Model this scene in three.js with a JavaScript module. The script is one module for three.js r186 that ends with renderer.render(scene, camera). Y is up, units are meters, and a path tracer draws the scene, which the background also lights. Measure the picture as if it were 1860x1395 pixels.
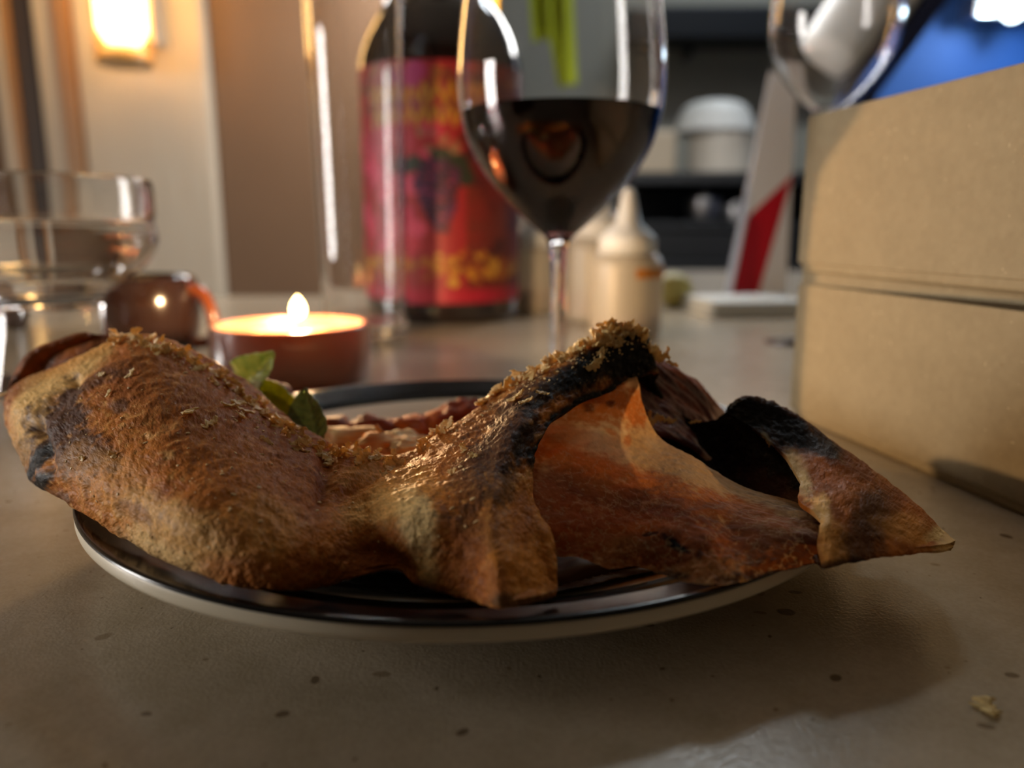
import * as THREE from 'three';
import { mergeGeometries, mergeVertices } from 'three/addons/utils/BufferGeometryUtils.js';
import { RoundedBoxGeometry } from 'three/addons/geometries/RoundedBoxGeometry.js';
import { ImprovedNoise } from 'three/addons/math/ImprovedNoise.js';
import { RectAreaLightUniformsLib } from 'three/addons/lights/RectAreaLightUniformsLib.js';

// ---------------------------------------------------------------- camera, lights, exposure
const FW = 1860, FH = 1395, F = 1390, PITCH = 0.2003, EYE = 0.07;          // focal length in pixels, downward pitch, eye above the table top
const scene = new THREE.Scene();
scene.background = new THREE.Color(0x020202);
const camera = new THREE.PerspectiveCamera(2 * Math.atan(FH / 2 / F) * 180 / Math.PI, FW / FH, 0.01, 30);
camera.position.set(0, EYE, 0);
camera.rotation.set(-PITCH, 0, 0);
camera.focus = 0.145;
camera.userData.fStop = 8.8;
scene.add(camera);
const renderer = new THREE.WebGLRenderer({ antialias: true });
renderer.toneMapping = THREE.LinearToneMapping;
renderer.toneMappingExposure = 1.1;
renderer.shadowMap.enabled = true;
RectAreaLightUniformsLib.init();
const POWER = { candle: 0.12, sconce: 0.34, window: 24, linear: 14, tubes: 26, blue: 0.45 };

// ---------------------------------------------------------------- helpers
const V3 = (x, y, z) => new THREE.Vector3(x, y, z);
const cp = Math.cos(PITCH), sp = Math.sin(PITCH);
// a point in the room: the sight line of a photograph pixel, followed to d metres ahead (horizontal distance)
function W(px, py, d) {
  const x = px - FW / 2, y = FH / 2 - py, up = y * cp - F * sp, fw = y * sp + F * cp, t = d / fw;
  return V3(x * t, EYE + up * t, -d);
}
let seed = 7;
const rnd = () => { seed = (seed + 0x6d2b79f5) | 0; let t = Math.imul(seed ^ (seed >>> 15), 1 | seed); t = (t + Math.imul(t ^ (t >>> 7), 61 | t)) ^ t; return ((t ^ (t >>> 14)) >>> 0) / 4294967296; };
const rr = (a, b) => a + (b - a) * rnd();
const perlin = new ImprovedNoise();
const nz = (x, y, z) => perlin.noise(x, y, z);
const fbm = (x, y, z, o = 4) => { let s = 0, a = 0.5; for (let i = 0; i < o; i++) { s += a * nz(x, y, z); x *= 2.03; y *= 2.03; z *= 2.03; a *= 0.5; } return s; };
const clamp = (x, a = 0, b = 1) => Math.min(b, Math.max(a, x));
const sstep = (a, b, x) => { const t = clamp((x - a) / (b - a)); return t * t * (3 - 2 * t); };
const lerp = (a, b, t) => a + (b - a) * t;
const lin = (r, g, b) => new THREE.Color().setRGB(r / 255, g / 255, b / 255, THREE.SRGBColorSpace).toArray();
const mixc = (a, b, t) => [lerp(a[0], b[0], t), lerp(a[1], b[1], t), lerp(a[2], b[2], t)];
const std = (o) => new THREE.MeshStandardMaterial(o);
const phy = (o) => new THREE.MeshPhysicalMaterial(o);
const C = (r, g, b) => new THREE.Color().setRGB(r / 255, g / 255, b / 255, THREE.SRGBColorSpace);
const names = new Map();
function numbered(n) { const k = names.get(n) ?? 0; names.set(n, k + 1); return k ? `${n}_${String(k).padStart(3, '0')}` : n; }
function put(name, geo, m, parent = scene) {
  const o = new THREE.Mesh(Array.isArray(geo) ? mergeGeometries(geo.map((g) => { g = g.index ? g.toNonIndexed() : g; return g; })) : geo, m);
  o.name = parent === scene ? numbered(name) : name; o.castShadow = o.receiveShadow = true; parent.add(o);
  return o;
}
function tag(o, label, category, group) { o.userData.label = label; o.userData.category = category; if (group) o.userData.group = group; return o; }
function thing(name, label, category, pos = V3(0, 0, 0), group) {
  const o = new THREE.Group(); o.name = numbered(name); o.position.copy(pos); scene.add(o); return tag(o, label, category, group);
}
function struct(name, geo, m, parent) { const o = put(name, geo, m, parent); if (!parent) o.userData.kind = 'structure'; return o; }
const box = (x0, x1, y0, y1, z0, z1, r = 0.002) => { const g = new RoundedBoxGeometry(x1 - x0, y1 - y0, z1 - z0, 2, Math.min(r, (x1 - x0) / 3, (y1 - y0) / 3, (z1 - z0) / 3)); g.translate((x0 + x1) / 2, (y0 + y1) / 2, (z0 + z1) / 2); return g; };
const lathe = (pts, n = 72) => new THREE.LatheGeometry(pts.map(([r, y]) => new THREE.Vector2(Math.max(r, 1e-5), y)), n);
// a smooth profile through points
const smooth = (pts, n = 60) => new THREE.SplineCurve(pts.map(([r, y]) => new THREE.Vector2(r, y))).getPoints(n).map((p) => [Math.max(p.x, 0), p.y]);
function texture(w, h, fill, srgb, repeat) {
  const data = new Uint8Array(w * h * 4);
  for (let y = 0; y < h; y++) for (let x = 0; x < w; x++) { const c = fill(x, y), i = (y * w + x) * 4; data[i] = c[0]; data[i + 1] = c[1]; data[i + 2] = c[2]; data[i + 3] = 255; }
  const t = new THREE.DataTexture(data, w, h); t.magFilter = t.minFilter = THREE.LinearFilter; t.wrapS = t.wrapT = THREE.RepeatWrapping;
  if (srgb) t.colorSpace = THREE.SRGBColorSpace;
  if (repeat) t.repeat.set(...repeat);
  t.needsUpdate = true; return t;
}
// seamless fractal noise on a torus of cells
function tileNoise(x, y, cells, off = 0) {
  const h = (i, j) => { let n = Math.imul(((i % cells + cells) % cells) + off * 131, 374761393) ^ Math.imul(((j % cells + cells) % cells) + off * 71, 668265263); n = Math.imul(n ^ (n >>> 13), 1274126177); return ((n ^ (n >>> 16)) >>> 0) / 4294967296; };
  const fx = x * cells, fy = y * cells, i = Math.floor(fx), j = Math.floor(fy), u = fx - i, v = fy - j, su = u * u * (3 - 2 * u), sv = v * v * (3 - 2 * v);
  return lerp(lerp(h(i, j), h(i + 1, j), su), lerp(h(i, j + 1), h(i + 1, j + 1), su), sv);
}
const tileFbm = (x, y, c, o, off) => { let s = 0, a = 0.5, n = 0; for (let i = 0; i < o; i++) { s += a * tileNoise(x, y, c << i, off + i); n += a; a *= 0.55; } return s / n; };

// Catmull-Rom patch through rows of points [Vector3, px, py]; returns a dense grid
function cr(a, b, c, d, t) { return 0.5 * (2 * b + (c - a) * t + (2 * a - 5 * b + 4 * c - d) * t * t + (3 * b - a - 3 * c + d) * t * t * t); }
function resample(row, n) {
  const m = row.length, out = [], k = row[0].length;
  for (let i = 0; i < n; i++) {
    const s = (i / (n - 1)) * (m - 1), j = Math.min(Math.floor(s), m - 2), t = s - j, A = row[Math.max(j - 1, 0)], B = row[j], D = row[j + 1], E = row[Math.min(j + 2, m - 1)], p = new Array(k);
    for (let q = 0; q < k; q++) p[q] = cr(A[q], B[q], D[q], E[q], t);
    out.push(p);
  }
  return out;
}
// sections: list of columns, each a list of [x, y, z, px, py]
function patch(sections, nu, nv, { disp, color, thick = 0, uvScale = 0.02 } = {}) {
  const cols = sections.map((s) => resample(s, nv)), grid = [];
  for (let j = 0; j < nv; j++) grid.push(resample(cols.map((c) => c[j]), nu));
  const at = (i, j) => grid[clamp(j, 0, nv - 1)][clamp(i, 0, nu - 1)];
  const normal = (i, j) => {
    const a = at(i + 1, j), b = at(i - 1, j), c = at(i, j + 1), d = at(i, j - 1);
    const ux = a[0] - b[0], uy = a[1] - b[1], uz = a[2] - b[2], vx = c[0] - d[0], vy = c[1] - d[1], vz = c[2] - d[2];
    const n = V3(uy * vz - uz * vy, uz * vx - ux * vz, ux * vy - uy * vx); return n.lengthSq() > 1e-24 ? n.normalize() : V3(0, 0, 1);
  };
  const N = nu * nv, two = thick > 0, pos = new Float32Array(N * 3 * (two ? 2 : 1)), col = new Float32Array(N * 3 * (two ? 2 : 1)), uv = new Float32Array(N * 2 * (two ? 2 : 1)), prm = new Float32Array(N * 2);
  for (let j = 0; j < nv; j++) for (let i = 0; i < nu; i++) {
    const p = at(i, j), n = normal(i, j), k = j * nu + i, h = disp ? disp(p, n, i / (nu - 1), j / (nv - 1)) : 0;
    for (let q = 0; q < 3; q++) pos[k * 3 + q] = p[q] + n.getComponent(q) * h;
    const c = color ? color(p, n, i / (nu - 1), j / (nv - 1)) : [1, 1, 1];
    col.set(c, k * 3); prm[k * 2] = p[3]; prm[k * 2 + 1] = p[4];
    uv[k * 2] = p[3] / 9000 / uvScale; uv[k * 2 + 1] = p[4] / 9000 / uvScale;
    if (two) { for (let q = 0; q < 3; q++) pos[(N + k) * 3 + q] = p[q] + n.getComponent(q) * (h * 0.6 - thick); col.set(c, (N + k) * 3); uv.set(uv.subarray(k * 2, k * 2 + 2), (N + k) * 2); }
  }
  const idx = [], quad = (a, b, c, d) => idx.push(a, b, c, b, d, c);
  for (let j = 0; j < nv - 1; j++) for (let i = 0; i < nu - 1; i++) { const a = j * nu + i; quad(a, a + 1, a + nu, a + nu + 1); if (two) quad(N + a + 1, N + a, N + a + nu + 1, N + a + nu); }
  if (two) {
    for (let i = 0; i < nu - 1; i++) { quad(N + i, N + i + 1, i, i + 1); const t = (nv - 1) * nu + i; quad(t, t + 1, N + t, N + t + 1); }
    for (let j = 0; j < nv - 1; j++) { const a = j * nu; quad(a + nu, N + a + nu, a, N + a); const b = a + nu - 1; quad(b, N + b, b + nu, N + b + nu); }
  }
  const g = new THREE.BufferGeometry();
  g.setAttribute('position', new THREE.BufferAttribute(pos, 3)); g.setAttribute('color', new THREE.BufferAttribute(col, 3)); g.setAttribute('uv', new THREE.BufferAttribute(uv, 2)); g.setIndex(idx);
  g.computeVertexNormals(); g.userData = { prm, N };
  return g;
}
const sec = (list) => list.map(([x, y, d]) => { const p = W(x, y, d); return [p.x, p.y, p.z, x, y]; });
// stains, char, pale patches and painted-in shade on baked dough: [x, y, rx, ry, turn in degrees, colour, strength, raggedness]
function blotches(px, py, base, list, grain) {
  let c = base;
  for (const [x, y, rx, ry, deg, k, s, rag = 0.5] of list) {
    const dx = px - x, dy = py - y; if (Math.abs(dx) > 2.2 * Math.max(rx, ry) || Math.abs(dy) > 2.2 * Math.max(rx, ry)) continue;
    const a = deg * Math.PI / 180, u = (dx * Math.cos(a) + dy * Math.sin(a)) / rx, v = (-dx * Math.sin(a) + dy * Math.cos(a)) / ry;
    const w = sstep(1.35, 0.55, Math.hypot(u, v) + rag * grain) * s; if (w > 0) c = mixc(c, k, w);
  }
  return c;
}

// ---------------------------------------------------------------- materials
const plasterBump = texture(256, 256, (x, y) => { const v = 255 * tileFbm(x / 256, y / 256, 8, 4, 3); return [v, v, v]; }, false, [3, 3]);
const M = {
  plaster: std({ color: C(205, 192, 172), roughness: 0.9, bumpMap: plasterBump, bumpScale: 0.002 }),
  brownWall: std({ color: C(120, 92, 68), roughness: 0.8, bumpMap: plasterBump, bumpScale: 0.002 }),
  greyWall: std({ color: C(168, 164, 150), roughness: 0.85, bumpMap: plasterBump, bumpScale: 0.002 }),
  blueWall: std({ color: C(22, 66, 128), roughness: 0.7, bumpMap: plasterBump, bumpScale: 0.001 }),
  ceiling: std({ color: C(190, 184, 174), roughness: 0.9 }),
  floor: std({ color: C(90, 74, 60), roughness: 0.6 }),
  trim: std({ color: C(196, 184, 165), roughness: 0.6 }),
  darkWood: std({ color: C(62, 48, 38), roughness: 0.6 }),
  oak: std({ color: C(160, 120, 80), roughness: 0.55 }),
  black: std({ color: C(26, 27, 29), roughness: 0.45 }),
  steel: std({ color: C(190, 190, 192), roughness: 0.28, metalness: 1 }),
  counter: std({ color: C(176, 168, 156), roughness: 0.5 }),
  glass: phy({ color: 0xffffff, transmission: 1, thickness: 0.002, ior: 1.5, roughness: 0.0 }),
  thinGlass: phy({ color: 0xffffff, transmission: 1, thickness: 0.001, ior: 1.45, roughness: 0.0, specularIntensity: 0.22 }),
  whiteCeramic: std({ color: C(222, 222, 218), roughness: 0.35 }),
};

// ---------------------------------------------------------------- the setting: a closed room around the table (table top at y = 0)
const FLOOR = -0.74, CEIL = 1.9, LX = -1.5, RX = 2.6, BZ = -2.9, FZ = 1.6;
struct('floor', box(LX - 0.2, RX + 0.2, FLOOR - 0.1, FLOOR, BZ - 0.2, FZ + 0.2), M.floor);
struct('ceiling', box(LX - 0.2, RX + 0.2, CEIL, CEIL + 0.1, BZ - 0.2, FZ + 0.2), M.ceiling);
struct('wall_left', box(LX - 0.12, LX, FLOOR, CEIL, BZ, FZ), M.plaster);
struct('wall_right', box(RX, RX + 0.12, FLOOR, CEIL, BZ, FZ), M.plaster);
struct('wall_front', box(LX, RX, FLOOR, CEIL, FZ, FZ + 0.12), M.darkWood);
struct('wall_back', box(LX, RX, FLOOR, CEIL, BZ - 0.12, BZ), M.greyWall);
{ // brown partition to the left, with the plastered pier and its trims standing before it
  const x1 = W(850, 400, 1.56).x;
  struct('wall_partition', box(LX, x1, FLOOR, CEIL, -1.64, -1.516), M.brownWall);
  const pier0 = W(165, 400, 1.5).x, pier1 = W(398, 400, 1.5).x, z = -1.5;
  struct('wall_pier', box(pier0, pier1, FLOOR, CEIL, -1.54, z, 0.02), M.plaster);
  struct('trim_1', box(W(136, 400, 1.5).x, pier0, FLOOR, CEIL, -1.54, z + 0.006), M.oak);
  struct('trim_2', box(W(100, 400, 1.5).x, W(135, 400, 1.5).x, FLOOR, CEIL, -1.54, -1.502), M.trim);
  struct('door_1', box(W(36, 400, 1.513).x, W(99, 400, 1.513).x, FLOOR, CEIL, -1.54, -1.513), M.darkWood);
  struct('trim_3', box(W(22, 400, 1.47).x, W(38, 400, 1.47).x, FLOOR, CEIL, -1.54, -1.505), M.oak);
  struct('trim_4', box(W(-2, 400, 1.46).x, W(18, 400, 1.46).x, FLOOR, CEIL, -1.54, -1.502), M.trim);
}
{ // blue wall to the right
  const x0 = W(1585, 100, 1.75).x;
  struct('wall_blue', box(x0, RX, FLOOR, CEIL, -1.87, -1.75), M.blueWall);
}
// kitchen: counter, black shelf unit, black high shelf
{
  const z = -2.1, x0 = W(850, 400, 2.1).x, x1 = W(1640, 400, 2.1).x;
  const c = thing('kitchen_counter', 'pale grey kitchen counter along the back wall beyond the table', 'counter', V3(0, FLOOR, 0));
  put('front_panel', box(x0 + 0.01, x1, 0, 0.62, BZ + 0.02, z - 0.02), M.counter, c);
  const topY = W(1280, 492, 2.1).y - FLOOR;
  put('worktop', box(x0 + 0.01, x1, 0.62, topY, BZ + 0.02, z), M.counter, c);
  const yTop = W(1250, 312, 2.1).y, yB = topY + FLOOR;
  const sx0 = W(1085, 400, 2.1).x, sx1 = W(1560, 400, 2.1).x;
  const s = thing('shelf_unit', 'black open shelf unit standing on the pale kitchen counter', 'shelf', V3(0, yB, 0));
  const h = yTop - yB;
  put('top_board', box(sx0, sx1, h - 0.03, h, -2.45, z), M.black, s);
  put('middle_board', box(sx0, sx1, h * 0.42, h * 0.42 + 0.02, -2.45, z), M.black, s);
  put('base_board', box(sx0, sx1, 0, 0.025, -2.45, z), M.black, s);
  put('back_panel', box(sx0, sx1, 0.02, h - 0.02, -2.46, -2.44), M.black, s);
  put('side_panel', box(sx0 - 0.02, sx0, 0, h, -2.45, z), M.black, s);
  put('side_panel', box(sx1, sx1 + 0.02, 0, h, -2.45, z), M.black, s);
  put('drawer_front', box(sx0 + 0.005, sx1 - 0.005, 0.03, h * 0.42 - 0.005, z - 0.03, z - 0.01), M.black, s);
  const top = W(1290, 8, 2.72).y, bot = W(1290, 70, 2.72).y;
  const hs = thing('wall_shelf', 'thick black shelf high on the grey kitchen wall', 'shelf', V3(0, bot, 0));
  put('board', box(W(1165, 40, 2.72).x, W(1560, 40, 2.72).x, 0, top - bot, BZ, -2.72, 0.01), M.black, hs);
  put('bracket', box(W(1250, 40, 2.8).x, W(1258, 40, 2.8).x, -0.04, 0, BZ, BZ + 0.12), M.black, hs);
  put('bracket', box(W(1510, 40, 2.8).x, W(1518, 40, 2.8).x, -0.04, 0, BZ, BZ + 0.12), M.black, hs);
  // crockery on the shelf unit
  const w = (px, d) => W(px, 250, d).x, zc = -2.25;
  const bowlR = (W(1368, 250, 2.25).x - W(1226, 250, 2.25).x) / 2;
  const bowl = lathe(smooth([[0.001, bowlR * 0.72], [bowlR * 0.45, bowlR * 0.7], [bowlR * 0.8, bowlR * 0.52], [bowlR, 0.0], [bowlR * 0.96, 0.0], [bowlR * 0.7, bowlR * 0.48], [0.001, bowlR * 0.64]], 40));
  const stackX = (W(1368, 250, 2.25).x + W(1226, 250, 2.25).x) / 2, tub = bowlR * 0.8;
  const cn = thing('storage_tub', 'pale round tub on the black shelf unit, under an upturned white bowl', 'tub', V3(stackX + 0.018, yTop, zc));
  put('body', lathe([[0.001, 0], [tub * 0.96, 0], [tub, 0.01], [tub, 0.118], [tub * 0.98, 0.122], [0.001, 0.122]]), std({ color: C(214, 206, 192), roughness: 0.4 }), cn);
  const b = put('bowl', bowl, M.whiteCeramic); b.position.set(stackX, yTop + 0.122, zc); tag(b, 'upturned white bowl stacked on the pale tub on the kitchen shelf', 'bowl');
  const be = put('storage_box', box(w(1140, 2.25), w(1222, 2.25), 0, 0.118, zc - 0.06, zc + 0.06, 0.012), std({ color: C(196, 178, 152), roughness: 0.5 })); be.position.y = yTop; tag(be, 'small beige box on the black shelf unit, left of the white bowl', 'box');
  const pot = (px, r, h2, label) => {
    const p = thing('steel_pot', label, 'pot', V3(W(px, 380, 2.16).x, yB + h * 0.42 + 0.02, -2.18));
    put('body', lathe([[0.001, 0], [r * 0.8, 0], [r, r * 0.35], [r, h2], [r * 0.94, h2], [r * 0.9, r * 0.4], [0.001, 0.006]]), M.steel, p);
    put('knob', new THREE.SphereGeometry(r * 0.34, 20, 14).translate(0, h2 + r * 0.2, 0), M.steel, p);
    put('lid', lathe([[r, h2], [r * 0.6, h2 + r * 0.12], [0.001, h2 + r * 0.16]]), M.steel, p);
  };
  pot(1282, 0.052, 0.062, 'steel pot in the black shelf unit, left of the smaller pot');
  pot(1340, 0.028, 0.045, 'small bright steel pot in the black shelf unit, beside the larger pot');
  // lime cloth hanging from the high shelf, seen through the wine glass
  const lime = patch([0, 1, 2, 3, 4, 5].map((i) => [0, 1, 2, 3].map((j) => { const p = W(948 + i * 18 + j * 4, -60 + j * (i < 3 ? 45 : 72), 2.16 + 0.02 * (i % 2)); return [p.x, p.y, p.z, i * 40, j * 60]; })), 60, 50, { thick: 0.004, color: () => lin(196, 205, 30) });
  tag(put('hanging_cloth', lime, std({ vertexColors: true, roughness: 0.8 })), 'lime yellow cloth hanging from a rail, seen through the wine glass bowl', 'cloth');
  const rail = put('hanging_rail', box(x0 - 0.2, sx0 + 0.3, W(1000, -62, 2.16).y, W(1000, -72, 2.16).y, -2.19, -2.165), M.black); tag(rail, 'black rail with a lime cloth on it, above the frame', 'rail');
  const am = thing('syrup_bottle', 'slim amber yellow bottle on the high ledge between carafe and wine glass', 'bottle', V3(W(858, 80, 1.5).x, W(858, 170, 1.5).y, -1.5));
  put('body', lathe(smooth([[0.001, 0], [0.024, 0.001], [0.026, 0.02], [0.026, 0.2], [0.023, 0.26], [0.012, 0.31], [0.012, 0.38]], 40)), std({ color: C(250, 172, 14), roughness: 0.25 }), am);
  put('cap', lathe([[0.001, 0.4], [0.017, 0.4], [0.017, 0.375], [0.001, 0.375]], 32), M.black, am);
  const lg = put('wall_ledge', box(W(800, 205, 1.54).x, W(905, 205, 1.54).x, -0.02, 0, -1.54, -1.46), M.darkWood); lg.position.y = W(858, 170, 1.5).y; tag(lg, 'short dark wooden ledge carrying the amber bottle', 'ledge');
}
// sloping white duct with a navy strip, right of the wine glasses
{
  const a = W(1500, 118, 1.05), b = W(1760, -240, 1.05), dir = b.clone().sub(a), len = dir.length(), ang = Math.atan2(dir.y, dir.x);
  const g = thing('ventilation_duct', 'pale round duct with a navy strip sloping up behind the boxes', 'duct', a); g.rotation.z = ang;
  put('tube', lathe(smooth([[0.001, -0.012], [0.03, -0.01], [0.046, 0.004], [0.048, 0.03], [0.048, len * 0.5], [0.048, len * 1.9]], 50), 48).rotateZ(-Math.PI / 2), std({ color: C(236, 240, 242), roughness: 0.5 }), g);
  put('edge_strip', box(-0.02, len * 1.9, -0.072, -0.046, -0.03, 0.03, 0.006), std({ color: C(24, 30, 56), roughness: 0.5 }), g);
  const post = W(1520, 150, 1.05);
  put('post', new THREE.CylinderGeometry(0.010, 0.010, 1.0, 20).translate(0, -0.5, 0).rotateZ(-ang).translate(0.03, -0.05, 0), M.black, g);
}
// blue wall's bright lamp: three small bulbs in a holder
{
  const p = W(1842, 6, 1.66), l = thing('wall_lamp', 'small blue-white lamp with bare bulbs on the blue wall', 'lamp', p);
  const bulbM = std({ color: 0xffffff, emissive: new THREE.Color(0.72, 0.9, 1), emissiveIntensity: 9 });
  for (const [x, y] of [[-0.03, 0.012], [0.0, -0.014], [0.032, 0.004]]) put('bulb', new THREE.SphereGeometry(0.019, 24, 16).translate(x, y, 0), bulbM, l);
  put('holder', box(-0.06, 0.06, -0.02, 0.03, -0.09, -0.025, 0.006), M.steel, l);
  const pl = new THREE.PointLight(new THREE.Color(0.55, 0.8, 1), POWER.blue); pl.position.set(0, -0.002, 0.03); pl.castShadow = true; pl.shadow.radius = 1.2; l.add(pl);
}
// wall sconces: one on the pier in view, its twin on the left wall beside the table
function sconce(label, p, turn, power, tone) {
  const l = thing('wall_sconce', label, 'lamp', p), h = 0.54, r = 0.044; l.rotation.y = turn;
  put('diffuser', lathe(smooth([[0.001, 0.036], [r * 0.55, 0.038], [r * 0.82, 0.06], [r * 0.9, 0.11], [r * 0.9, h], [0.001, h]], 50)), std({ color: C(255, 240, 210), emissive: new THREE.Color(1, 0.78, 0.45), emissiveIntensity: 10 }), l);
  put('glass_sleeve', lathe([[r * 1.02, 0.0], [r * 1.08, 0.0], [r * 1.08, h], [r * 1.02, h], [r * 1.02, 0.0]]), phy({ color: C(255, 240, 215), transmission: 1, thickness: 0, ior: 1.45, roughness: 0.15 }), l);
  put('base_ring', lathe([[r * 0.3, 0.012], [r * 1.02, 0.0], [r * 1.02, 0.012], [r * 0.8, 0.03], [r * 0.3, 0.03], [r * 0.3, 0.012]]), std({ color: C(236, 208, 160), roughness: 0.3 }), l);
  put('wall_plate', box(-0.03, 0.03, 0.05, 0.28, -0.10, -0.045), M.trim, l);
  const pl = new THREE.PointLight(tone, power); pl.position.set(0, 0.15, 0); pl.castShadow = true; pl.shadow.radius = 1.9; l.add(pl);
}
sconce('glowing cylindrical wall sconce with a clear glass sleeve on the plastered pier', W(229, 121, 1.4), 0, POWER.sconce, new THREE.Color(1, 0.74, 0.45));
// tall narrow frosted window in the left wall, beside the table
{
  const z = -0.16, y = 0.21, w = 0.32, h = 0.54, g = new THREE.Group(); g.name = 'window_1'; g.userData.kind = 'structure'; g.position.set(LX, y, z); scene.add(g);
  put('pane', box(0.006, 0.012, -h / 2, h / 2, -w / 2, w / 2, 0.001), std({ color: 0xffffff, emissive: new THREE.Color(0.95, 0.98, 1), emissiveIntensity: 1.5 }), g);
  for (const s of [-1, 1]) { put('frame', box(0, 0.03, -h / 2 - 0.04, h / 2 + 0.04, s * (w / 2 + 0.02) - 0.02, s * (w / 2 + 0.02) + 0.02), M.trim, g); put('frame', box(0, 0.03, s * (h / 2 + 0.02) - 0.02, s * (h / 2 + 0.02) + 0.02, -w / 2, w / 2), M.trim, g); }
  const al = new THREE.RectAreaLight(new THREE.Color(1, 0.94, 0.88), POWER.window, w, h); al.position.set(0.02, 0, 0); al.rotation.y = -Math.PI / 2; g.add(al);
}
// flat ceiling lights of the kitchen side
for (const [x, y, z, label, power] of [[0.2, 0.62, -1.33, 'long white lamp hanging beyond the far end of the table, above the picture', POWER.linear], [0.9, CEIL - 0.03, -1.9, 'long cool white ceiling light over the kitchen counter', POWER.tubes]]) {
  const hung = y < 1.5, c = thing(hung ? 'hanging_light' : 'ceiling_light', label, 'lamp', V3(x, y, z));
  put('frame', box(-0.52, 0.52, 0, 0.03, -0.12, 0.12), M.trim, c);
  put('diffuser', box(-0.5, 0.5, -0.006, 0.002, -0.1, 0.1), std({ color: 0xffffff, emissive: new THREE.Color(0.85, 0.94, 1), emissiveIntensity: 3 }), c);
  if (hung) for (const k of [-0.4, 0.4]) put('cord', new THREE.CylinderGeometry(0.003, 0.003, CEIL - y - 0.03, 8).translate(k, (CEIL - y + 0.03) / 2, 0), M.black, c);
  const al = new THREE.RectAreaLight(hung ? new THREE.Color(1, 0.96, 0.92) : new THREE.Color(0.85, 0.94, 1), power, 1.0, 0.2); al.position.set(0, -0.012, 0); al.rotation.x = -Math.PI / 2; c.add(al);
}

// ---------------------------------------------------------------- table
{
  const S = 1024;
  const chips = []; seed = 31;
  for (let i = 0; i < 210; i++) chips.push([rnd(), rnd(), Math.pow(rnd(), 3.6) * 0.0085 + 0.0014, rr(0.35, 0.8), rr(0, 3.14), rnd()]);
  const cellOf = new Map();
  chips.forEach((c, k) => { for (let a = -1; a <= 1; a++) for (let b = -1; b <= 1; b++) { const key = ((Math.floor(c[0] * 16) + a + 16) % 16) + ((Math.floor(c[1] * 16) + b + 16) % 16) * 16; if (!cellOf.has(key)) cellOf.set(key, []); cellOf.get(key).push(k); } });
  const top = texture(S, S, (x, y) => {
    const u = x / S, v = y / S, g = tileFbm(u, v, 24, 4, 5), f = tileNoise(u, v, 300, 9);
    let c = [180 + (g - 0.5) * 20 + (f - 0.5) * 10, 168 + (g - 0.5) * 20 + (f - 0.5) * 10, 147 + (g - 0.5) * 24 + (f - 0.5) * 10];
    for (const k of cellOf.get(Math.floor(u * 16) + Math.floor(v * 16) * 16) ?? []) {
      const [cx, cy, r, e, a, t] = chips[k]; let dx = u - cx, dy = v - cy; dx -= Math.round(dx); dy -= Math.round(dy);
      const p = dx * Math.cos(a) + dy * Math.sin(a), q = (-dx * Math.sin(a) + dy * Math.cos(a)) / e, d = Math.hypot(p, q) / r + (tileNoise(u, v, 90, 21) - 0.5) * 0.6;
      const w = sstep(1.05, 0.85, d); if (w > 0) c = mixc(c, t < 0.7 ? [100, 84, 64] : [136, 120, 96], w * 0.8);
    }
    return c.map((x2) => clamp(x2, 0, 255));
  }, true);
  top.repeat.set(1 / 0.17, 1 / 0.17);
  const fine = texture(256, 256, (x, y) => { const v = 255 * tileFbm(x / 256, y / 256, 40, 2, 11); return [v, v, v]; }, false, [60, 60]);
  const g = box(-0.75, 0.95, -0.028, 0, -0.82, 0.55, 0.004);
  const P = g.attributes.position, uv = g.attributes.uv; for (let i = 0; i < P.count; i++) uv.setXY(i, P.getX(i), P.getZ(i));
  const t = thing('table', 'pale speckled stone-topped restaurant table under the plate', 'table', V3(0, FLOOR, 0));
  const gt = g.translate(0, -FLOOR, 0);
  put('table_top', gt, std({ map: top, roughness: 0.22, bumpMap: fine, bumpScale: 0.00004 }), t);
  for (const [x, z] of [[-0.65, 0.45], [0.85, 0.45], [-0.65, -0.72], [0.85, -0.72]]) put('leg', box(x - 0.03, x + 0.03, 0, -FLOOR - 0.028, z - 0.03, z + 0.03), M.black, t);
}

// added unseen board to the left of the camera: it keeps the window's light off the front of the table
{
  const m = thing('added_shade_board', 'added dark brown board that shades the table front, left of the camera and outside the picture', 'holder', V3(-0.30, 0, 0.042));
  put('board', box(-0.006, 0.006, 0.012, 0.27, -0.145, 0.145, 0.003), M.darkWood, m);
  put('foot', box(-0.04, 0.04, 0.0002, 0.014, -0.12, 0.12, 0.004), M.darkWood, m);
}

// ---------------------------------------------------------------- plate
const PC = V3(-0.0098, 0, -0.1895);
{
  const R = 0.0895, p = thing('plate', 'cream plate with a wide glossy black rim under the pizza', 'plate', PC);
  put('body', lathe([...smooth([[0.001, 0.0022], [0.045, 0.002], [0.0475, 0.0002], [0.05, 0.0002], [0.0525, 0.0022], [0.066, 0.0044], [0.078, 0.0076], [0.0862, 0.0102], [0.0884, 0.0112]], 70), ...smooth([[0.0884, 0.0112], [0.0898, 0.0122], [0.0897, 0.0140], [0.0893, 0.0146]], 12), [0.074, 0.0104], ...smooth([[0.073, 0.0101], [0.062, 0.0066], [0.05, 0.0052], [0.001, 0.0048]], 40)], 220), phy({ color: C(226, 214, 188), roughness: 0.38 }), p);
  const rim = put('rim_glaze', lathe([...smooth([[0.0897, 0.01435], [0.0899, 0.0147], [0.0894, 0.0152], [0.0886, 0.01515]], 14), [0.0805, 0.01252], [0.0799, 0.01275], [0.0793, 0.01215], [0.0765, 0.01142], [0.0762, 0.0109]], 220), phy({ color: C(14, 13, 13), roughness: 0.2 }), p);
  rim.userData.label = 'glossy black rim';
}

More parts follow.
